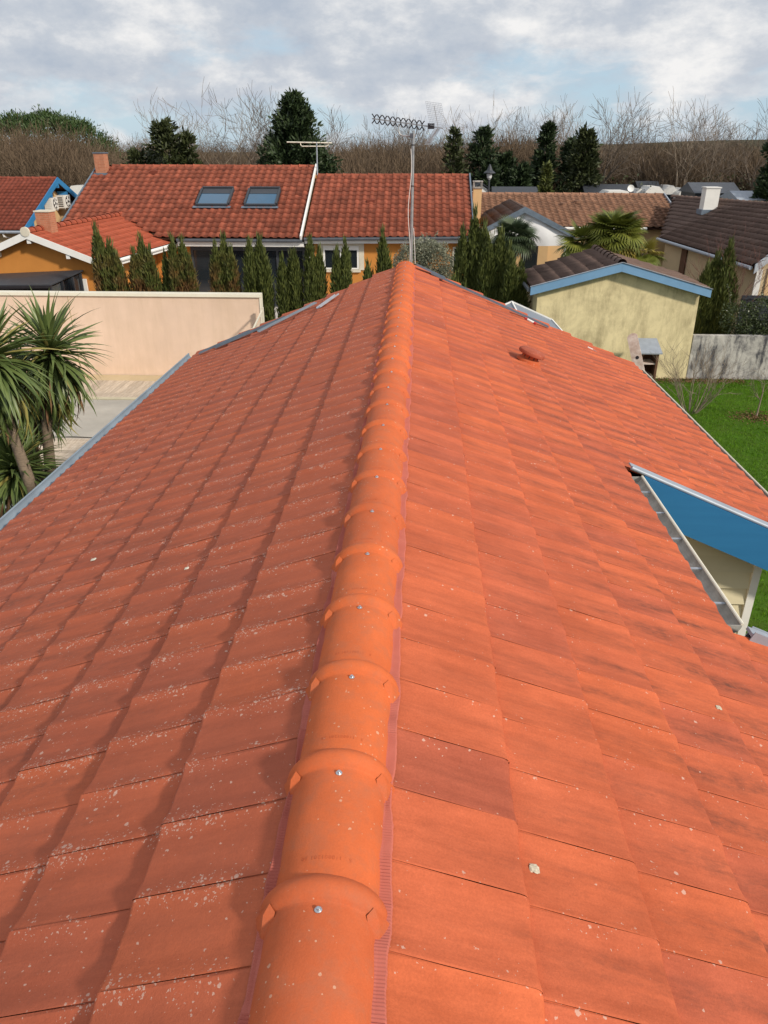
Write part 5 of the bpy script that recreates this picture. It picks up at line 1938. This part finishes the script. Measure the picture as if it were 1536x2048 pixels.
fan_palm(6.38, 25.2, 3.32, 80, 0.60, 0.55, ['fan', 'fan', 'fan', 'fan', 'fany'], 'big fan palm with yellowing leaves behind the roof of the yellow shed', 2, 'fan palms', -0.5)
fan_palm(5.45, 25.4, 3.0, 26, 0.58, 0.46, ['fan', 'fan', 'fan'], 'smaller fan palm at the left of the big one, over the shed ridge', 9, 'fan palms', -0.3)
fan_palm(7.35, 25.1, 2.75, 14, 0.46, 0.34, ['fany', 'fan'], 'little yellow fan palm at the right of the big one', 4, 'fan palms', -0.4)
fan_palm(3.35, 26.2, 3.12, 36, 0.54, 0.42, ['fand', 'fand', 'fand'], 'dark fan palm before the white gabled porch', 6, 'fan palms', -0.5, 0.11)


# --- bare shrubs in the garden ----------------------------------------------------------------
def bare(name, x, y, label, cat, seed, H, mat='greybark', group=None, scale=1.0, k_twig=3, **kw):
    t = thing(name, (x, y, 0), label, cat, group)
    lv = bare_tree(seed, H, **kw)
    v = seg_tubes(lv[0], 6)
    meshobj('trunk', v, mat, t, (x, y, 0))
    v = join([seg_tubes(l, 4 if i == 0 else k_twig) for i, l in enumerate(lv[1:]) if l])
    meshobj('crown', v, mat, t, (x, y, 0))
    return t


bare('bare_shrub', 7.0, 17.9, 'bare many-stemmed shrub on the lawn before the concrete wall', 'shrub', 3, 2.05, 'palebark', stems=17, levels=2, spread=0.8, trunk_r=0.016, kids=1, fan=0.85, wig=.22)
bare('sapling', 8.50, 17.65, 'young bare sapling in a mound of leaves on the lawn', 'sapling', 8, 1.9, 'palebark', stems=1, levels=2, spread=1.2, trunk_r=0.026, kids=2, wig=.10)
bare('birch', 9.55, 23.6, 'bare reddish birch with pale twigs behind the dark cypress', 'birch', 12, 3.8, 'redtwig', stems=5, levels=3, spread=0.6, trunk_r=0.035, kids=1, fan=0.35)
bare('bare_shrub', 8.35, 23.8, 'thin bare shrub against the sand wall by the slot window', 'shrub', 15, 2.2, 'palebark', stems=3, levels=2, spread=0.8, trunk_r=0.02, kids=1, fan=0.45)
n_ = 700                                                 # leaf litter under the sapling
p = np.stack([8.45 + rng.normal(0, .28, n_), 17.6 + rng.normal(0, .22, n_), rng.uniform(.006, .05, n_)], 1)
v = cards(p, rng.normal(0, 1, (n_, 3)) * np.array([1, 1, .35]), rng.uniform(.03, .06, n_), rng.uniform(.02, .035, n_))
n2 = 1100
p = np.stack([rng.uniform(6.9, 9.4, n2), 20.7 + rng.normal(0, .13, n2), rng.uniform(.006, .06, n2)], 1)
v2 = cards(p, rng.normal(0, 1, (n2, 3)) * np.array([1, 1, .35]), rng.uniform(.03, .06, n2), rng.uniform(.02, .035, n2))
tag(meshobj('leaf_litter', join([v, v2]), 'swordb'), 'dead brown leaves under the sapling and along the concrete wall', 'leaf litter', kind='stuff')
n_ = 60000                                               # lawn
gx = rng.uniform(4.1, 11.5, n_)
gy = 8.5 + 12.4 * rng.random(n_) ** 0.9
p = np.stack([gx, gy, np.full(n_, 0.002)], 1)
dens = np.sin(gx * 2.3 + np.sin(gy * 1.7) * 1.5) * np.sin(gy * 1.9 + 0.5) * 0.5 + 0.5
v = cards(p, rng.normal(0, .45, (n_, 3)) * np.array([1, 1, .2]) + np.array([0, 0, 1]), rng.uniform(.035, .075, n_) * (0.7 + 0.6 * dens), rng.uniform(.008, .016, n_), 0.35, 0.1)
tag(meshobj('lawn_grass', v, 'grass'), 'short green grass of the lawn', 'grass', kind='stuff')
n_ = 9000
p = np.stack([rng.uniform(-9.5, -3.7, n_), rng.uniform(6.5, 11.8, n_), np.full(n_, 0.002)], 1)
v = cards(p, rng.normal(0, .45, (n_, 3)) * np.array([1, 1, .2]) + np.array([0, 0, 1]), rng.uniform(.05, .11, n_), rng.uniform(.010, .02, n_), 0.35, 0.1)
tag(meshobj('garden_grass', v, 'grass'), 'rough grass round the cabbage trees', 'grass', kind='stuff')

# ------------------------------------------------------------------ woods and camp beyond the houses
def bx(px, y):                       # world x at distance y for a bearing read off a map of the site
    return 0.2 + y * (px - 840) / 1652.0


def conifer(name, x, y, H, rad, label, mat, seed, n_=5200, base=0.3, power=0.8, cone=True, group='evergreens in the woods', multi=1, sz=1.0, nb=160):
    rs = np.random.default_rng(seed)
    t = thing(name, (x, y, 0), label, 'conifer', group)
    parts = []
    segs = []
    for m_ in range(multi):
        ox = 0 if multi == 1 else rad * 0.62 * math.cos(m_ * 2.4 + seed)
        oy = 0 if multi == 1 else rad * 0.35 * math.sin(m_ * 2.4 + seed)
        h = H * (1 if m_ == 0 else rs.uniform(.68, .9))
        rr_ = rad * (1 if multi == 1 else .62)
        segs.append((ox, oy, 0, ox * 1.1, oy * 1.1, h * .95, .16, .02))
        for b in range(nb):
            f = rs.random() ** 0.8
            zb = base + (h - base) * f
            L = rr_ * ((1 - f) ** power * 0.95 + 0.07) * rs.uniform(.65, 1.15)
            a = rs.random() * 6.283
            el = rs.uniform(-.05, .45) + 0.5 * f
            bd_ = np.array([math.cos(a) * math.cos(el), math.sin(a) * math.cos(el), math.sin(el)])
            k = max(6, int(n_ / nb / multi * (0.35 + L / rr_)))
            s_ = rs.random((k, 1)) ** .7
            pos = np.array([ox, oy, zb]) + bd_ * L * s_ + rs.normal(0, .055 + .05 * L, (k, 3)) - np.array([0, 0, .12]) * s_ ** 2 * L
            d_ = bd_ * 1.0 + rs.normal(0, .55, (k, 3)) + np.array([0, 0, .12])
            parts.append(cards(pos, d_, rs.uniform(.22, .48, k) * sz, rs.uniform(.09, .17, k) * sz, .5))
    v = seg_tubes(segs, 6)
    meshobj('trunk', v, 'greybark', t, (x, y, 0))
    meshobj('crown', join(parts), mat, t, (x, y, 0))
    return t


Y = 52
conifer('conifer', bx(590, Y), Y, 8.7, 3.9, 'tall dark green conifer rising above the red roof left of the antenna mast', 'fir', 1, 28000, power=.80, nb=320)
conifer('conifer', bx(320, Y + 2), Y + 2, 7.3, 3.0, 'broad ragged dark conifer above the left red roof with several tops', 'firb', 5, 24000, power=.45, multi=5, nb=90)
conifer('conifer', bx(1010, Y + 4), Y + 4, 6.9, 2.6, 'wide dark conifer behind the street lamp', 'fir', 3, 20000, power=.5, multi=4, nb=90)
conifer('conifer', bx(1108, Y + 8), Y + 8, 7.3, 1.9, 'tall narrow dark conifer right of the one behind the lamp', 'fir', 4, 18000, power=.42, multi=3, nb=100)
conifer('conifer', bx(1165, Y + 5), Y + 5, 6.9, 1.7, 'ragged olive conifer half bare, third of the group right of the lamp', 'firb', 6, 9000, power=.5, nb=200)
conifer('conifer', bx(1094, Y - 4), Y - 4, 4.95, 0.50, 'thin bright green pointed conifer in front of the dark ones', 'cyp', 7, 5000, power=.35, sz=.7)
conifer('conifer', bx(1592, Y - 2), Y - 2, 8.4, 2.2, 'very dark conifer cut by the right edge above the white chimney', 'fir', 9, 22000, power=.4, multi=3, nb=100)
conifer('conifer', bx(908, Y + 1), Y + 1, 6.9, 1.35, 'small dim conifer among bare trees just right of the antenna mast', 'firb', 10, 2600, power=.6)

# umbrella pine, its dome showing over the brown thicket at the left
ux, uy = bx(70, 78), 78
t = thing('umbrella_pine', (ux, uy, 0), 'broad domed umbrella pine above the brown thicket at the left', 'pine tree')
parts = []
for q in range(420):
    a, r_ = rng.random() * 6.283, math.sqrt(rng.random())
    cx_, cy_ = r_ * 7.0 * math.cos(a), r_ * 6.0 * math.sin(a)
    cz_ = 4.6 + 4.55 * math.sqrt(max(0, 1 - r_ ** 2.0)) * (0.92 + 0.08 * math.sin(cx_ * 1.7) * math.cos(cy_ * 1.3)) - rng.random() * 0.7
    k = 46
    off_ = rng.normal(0, 1, (k, 3)) * np.array([.34, .34, .20])
    parts.append(cards(np.array([cx_, cy_, cz_]) + off_, off_ * 1.1 + np.array([0, 0, .55]) + rng.normal(0, .25, (k, 3)), rng.uniform(.22, .42, k), rng.uniform(.07, .13, k), .55))
meshobj('crown', join(parts), 'pine', t, (ux, uy, 0))
v = seg_tubes([(0, 0, 0, .2, 0, 5.0, .3, .22)] + [(.2, 0, 4.2, 4.6 * math.cos(a), 4.0 * math.sin(a), 6.8, .14, .04) for a in np.linspace(0, 5.6, 8)], 7)
meshobj('trunk', v, 'greybark', t, (ux, uy, 0))

# tall bare trees standing above the thicket
variants = []
for s_, kw in enumerate((dict(stems=1, spread=.95, kids=2, trunk_r=.20, up_=.07), dict(stems=3, spread=.85, kids=1, trunk_r=.15, fan=.42, up_=.09), dict(stems=1, spread=1.1, kids=2, trunk_r=.20, up_=.06),
                         dict(stems=2, spread=.80, kids=1, trunk_r=.13, fan=.25, up_=.10), dict(stems=2, spread=1.0, kids=2, trunk_r=.17, fan=.40, up_=.06))):
    lv = bare_tree(100 + s_ * 7, 10.0, levels=3, wig=.17, **kw)
    top_ = max(q[5] for l in lv for q in l)
    sc_ = 10.0 / top_
    lv = [[tuple(c * sc_ for c in q[:6]) + (max(q[6], .006), max(q[7], .006)) for q in l] for l in lv]
    root = thing('bare_tree', (0, 0, 0), 'x', 'tree', 'tall bare trees in the woods')
    mt = 'palebark' if s_ in (1, 3) else 'greybark'
    meshobj('trunk', seg_tubes(lv[0], 6), mt, root, (0, 0, 0))
    meshobj('crown', join([seg_tubes(lv[1], 4), seg_tubes(lv[2], 3), seg_tubes([q[:6] + (max(q[6], .011), max(q[7], .009)) for q in lv[3]], 3)]), mt, root, (0, 0, 0))
    variants.append(root)
# bearing (map pixel), distance, height, variant, label
TALL = [
    (335, 64, 10.0, 3, 'pale bare tree just left of the tall conifer pair, close behind the broad ragged one'),
    (372, 66, 9.6, 1, 'bare tree between the ragged conifer and the big pale tree'),
    (420, 60, 10.3, 1, 'big pale bare tree with several stems against the sky above the skylights'),
    (476, 60, 10.2, 4, 'dark forked bare tree right of the big pale one'),
    (540, 70, 9.8, 3, 'thin bare tree touching the left side of the tall dark conifer'),
    (648, 66, 9.6, 0, 'bare tree leaning out at the right side of the tall dark conifer'),
    (760, 62, 8.5, 4, 'bare tree under the left tip of the black antenna'),
    (775, 74, 9.0, 3, 'slender pale bare tree behind the black antenna elements'),
    (858, 66, 8.3, 2, 'bare tree showing below the wire reflector of the antenna'),
    (945, 66, 10.1, 1, 'tall pale bare tree above the right end of the red roof'),
    (968, 70, 9.6, 3, 'pale bare tree tangled with the tall one over the red roof end'),
    (1010, 72, 9.3, 0, 'bare tree rising over the dark conifer behind the lamp'),
    (1048, 74, 9.6, 4, 'bare tree between the two tall dark conifers right of the lamp'),
    (1080, 76, 9.5, 3, 'thin upright bare tree right above the narrow dark conifer'),
    (1135, 68, 9.9, 2, 'dark bare tree just behind the narrow conifer, with a side fork'),
    (1185, 66, 10.4, 1, 'tall many-stemmed bare tree right of the conifer group'),
    (1205, 60, 10.0, 0, 'bare tree with a long low limb reaching right over the gap in the woods'),
    (1290, 64, 9.4, 2, 'round bare tree alone against the sky above the hill line'),
    (1345, 66, 9.6, 4, 'slanting bare tree left of the widest one'),
    (1380, 62, 10.0, 1, 'widest bare tree with a long right limb above the white chimney'),
    (1425, 74, 9.2, 3, 'low pale bare tree behind the white chimney'),
    (1455, 70, 8.8, 0, 'small bare tree between the chimney and the tall one at the right'),
    (1500, 58, 10.4, 2, 'tall bare tree near the right edge, beside the very dark conifer'),
    (232, 72, 8.0, 3, 'low pale bare tree between the pine dome and the ragged conifer'),
]
used = [False] * len(variants)
for i, (px_, yd, h, vi, lab) in enumerate(TALL):
    at = Vector((bx(px_, yd), yd, 0))
    s_ = h / 10.0
    rz = (i * 2.1) % 6.28
    if not used[vi]:
        o = variants[vi]
        o.location = at
        o.rotation_euler = (0, 0, rz)
        o.scale = (s_ * 1.0, s_ * 1.0, s_)
        o['label'] = lab
        used[vi] = True
    else:
        copy_tree(variants[vi], at, rz, (s_ * random.uniform(.9, 1.1), s_ * random.uniform(.9, 1.1), s_), lab)

# the brown thicket: bare brushwood nobody could count
# farther rank of the same brushwood closes the view to the horizon
protos = []
for s_ in range(6):
    lv = bare_tree(300 + s_, 6.0, stems=9, levels=2, spread=.75, trunk_r=.045, kids=2, fan=.55, up_=.10, wig=.2)
    top_ = max(q[5] for l in lv for q in l)
    a = np.array([q for l in lv for q in l], float)
    a[:, :6] *= 6.0 / top_
    a[:, 6:] = np.maximum(a[:, 6:], .010)
    protos.append(a)
TOPS = [(-200, 8.0), (0, 8.0), (120, 7.9), (175, 7.3), (215, 6.2), (260, 5.7), (400, 5.9), (520, 6.0), (640, 6.0), (700, 6.8), (780, 7.2), (900, 7.4), (960, 7.7), (1100, 7.1), (1200, 6.2), (1300, 6.2), (1400, 6.5), (1480, 6.7), (1560, 6.8), (1750, 6.5)]
tx, tz = zip(*TOPS)
allseg = []
for q in range(740):
    px_ = rng.uniform(-170, 1720)
    yd = rng.uniform(53, 74) if q < 520 else rng.uniform(88, 125)
    if 930 < px_ < 1560 and yd < 63:
        yd = rng.uniform(62, 74)
    h = np.interp(px_, tx, tz) * rng.uniform(.72, 1.04) * (yd / 62) ** .25 if q < 520 else rng.uniform(6.6, 8.2)
    a = protos[rng.integers(6)]
    th = rng.random() * 6.283
    ct, st = math.cos(th), math.sin(th)
    w = rng.uniform(.8, 1.2) * (1 if q < 520 else 1.5)
    s_ = h / 6.0
    b = a.copy()
    for o in (0, 3):
        x_, y_ = a[:, o] * w * s_, a[:, o + 1] * w * s_
        b[:, o] = x_ * ct - y_ * st + bx(px_, yd)
        b[:, o + 1] = x_ * st + y_ * ct + yd
        b[:, o + 2] = a[:, o + 2] * s_
    b = b[rng.random(len(b)) < 0.82]
    allseg.append(b)
v = seg_tubes(np.concatenate(allseg), 2)
tag(meshobj('thicket', v, 'twig'), 'brown leafless thicket of the woods behind the houses', 'woods', kind='stuff')
n_ = 26000                                               # ivy and bramble low in it
px_ = rng.uniform(-150, 1700, n_)
yd = rng.uniform(56, 72, n_)
p = np.stack([0.2 + yd * (px_ - 840) / 1652, yd, rng.uniform(0.2, 4.2, n_) ** 1.0], 1)
keep = (np.sin(p[:, 0] * .55 + 1) + np.sin(p[:, 0] * 1.31) * .6 + rng.normal(0, .5, n_)) > 0.35
v = cards(p[keep], rng.normal(0, 1, (keep.sum(), 3)), rng.uniform(.12, .3, keep.sum()), rng.uniform(.08, .16, keep.sum()))
tag(meshobj('undergrowth', v, 'firb'), 'dark ivy and bramble undergrowth among the bare thicket', 'undergrowth', kind='stuff')

# street lamp
sl_ = thing('street_lamp', (bx(980, 46), 46, 0), 'dark street lamp with a bell shaped hood before the dark conifer', 'street lamp')
lx = bx(980, 46)
MB().tube([(lx, 46, 0), (lx, 46, 4.35)], 0.055, 8).build('pole', 'anthracite', sl_)
MB().lathe([(0.05, 4.32), (0.13, 4.42), (0.16, 4.62), (0.12, 4.66)], 14, (lx, 46, 0)).build('lantern', 'lampglass', sl_)
MB().lathe([(0.33, 4.66), (0.31, 4.70), (0.17, 4.80), (0.10, 4.96), (0.05, 5.08), (0.02, 5.12)], 16, (lx, 46, 0)).build('hood', 'anthracite', sl_)


# holiday camp: far white cabin, mobile homes, caravans
def cabin(x0, x1, y, zw, zr, label, roofmat, wallmat='white', depth=3.0, group='mobile homes of the camp', gable=False):
    t = thing('mobile_home', ((x0 + x1) / 2, y, 0), label, 'mobile home', group)
    xm = (x0 + x1) / 2
    if gable:
        MB().prism([(x0, y, 0), (x1, y, 0), (x1, y, zw), (xm, y, zr), (x0, y, zw)], (0, depth, 0)).build('wall', wallmat, t)
        for a, b in ((x0 - .2, xm), (x1 + .2, xm)):
            MB().prism([(a, y - .15, zw - .02), (b, y - .15, zr + .07), (b, y - .15, zr + .13), (a, y - .15, zw + .05)], (0, depth + .3, 0)).build('roof', roofmat, t)
    else:
        MB().box(x0, x1, y, y + depth, 0, zw).build('wall', wallmat, t)
        MB().prism([(x0 - .15, y - .25, zw), (x0 - .15, y + depth + .25, zw), (x0 - .15, y + depth / 2, zr)], (x1 - x0 + .3, 0, 0)).build('roof', roofmat, t)
    return t


t = cabin(bx(936, 52), bx(994, 52), 52, 3.20, 3.85, 'white gabled cabin left of the street lamp', 'anthracite', gable=True)
MB().box(bx(960, 52), bx(968, 52), 51.96, 51.995, 2.5, 3.15).build('window', 'glass', t)
cabin(bx(995, 50), bx(1080, 50), 50, 3.1, 3.75, 'grey roofed mobile home right of the street lamp', 'anthracite', 'anthracite')
cabin(bx(1180, 55), bx(1270, 55), 55, 3.05, 3.72, 'grey roofed mobile home right of the conifers above the brown roof', 'anthracite', 'anthracite')
cabin(bx(1287, 60), bx(1325, 60), 60, 3.0, 3.75, 'small dark mobile home between white caravans left of the chimney', 'anthracite', 'anthracite')
cabin(bx(1395, 55), bx(1480, 55), 55, 3.25, 3.85, 'long dark grey mobile home behind the white chimney', 'zinc_dark', 'anthracite')
cabin(bx(1485, 50), bx(1530, 50), 50, 3.1, 3.55, 'white mobile home at the right edge under the dark conifer', 'zinc_pale', 'white')


def caravan(px_, y, L, zb, h, label):
    x = bx(px_, y)
    t = thing('caravan', (x, y, 0), label, 'caravan', 'white caravans in the camp')
    prof = [(-L / 2, 0.45), (L / 2, 0.45), (L / 2, 0.9), (L / 2 - .12, h - .35), (L / 2 - .5, h), (-L / 2 + .4, h), (-L / 2 + .1, h - .3), (-L / 2, 1.0)]
    MB().prism([(x + a, y, zb + b) for a, b in prof], (0, 2.1, 0)).build('body', 'plastic', t)
    MB().box(x - L * .25, x + L * .2, y - .012, y - .002, zb + h * .5, zb + h * .78).build('window', 'glass', t)
    for sx in (-.35, .35):
        MB().lathe([(.30, 0), (.32, .05), (.32, .15), (.30, .2)], 14, (x + sx, y + .25, zb + .31), Matrix.Rotation(R(90), 3, 'X')).build('wheel', 'black', t)
    return t


caravan(1243, 53, 2.1, 0.8, 2.64, 'white caravan roof just over the brown ridge, left of the others')
caravan(1287, 58, 1.0, 0.8, 2.55, 'small white caravan beside the satellite dish')
caravan(1315, 57, 1.5, 0.8, 2.75, 'white caravan with sloping front behind the brown ridge')
caravan(1346, 60, 1.25, 0.8, 2.7, 'white caravan half hidden by branches left of the white chimney')
caravan(1376, 59, 1.1, 0.8, 2.55, 'second white caravan close to the white chimney')
caravan(155, 52, 3.2, 0.8, 2.9, 'white caravan seen between the thicket and the blue barge boards')
# satellite dish on a pole in the camp
sdh = thing('satellite_dish', (bx(1265, 50), 50, 0), 'small white satellite dish above the brown ridge', 'satellite dish')
q = Vector((bx(1265, 50), 50, 3.72))
MB().tube([(q.x, 50.05, 0), (q.x, 50.05, 3.7)], 0.025, 6).build('pole', 'steel', sdh)
MB().lathe([(0.03, 0.0), (0.12, 0.02), (0.20, 0.06), (0.205, 0.07), (0.12, 0.035), (0.02, 0.02)], 18, q, Matrix.Rotation(R(75), 3, 'X')).build('dish', 'white', sdh)
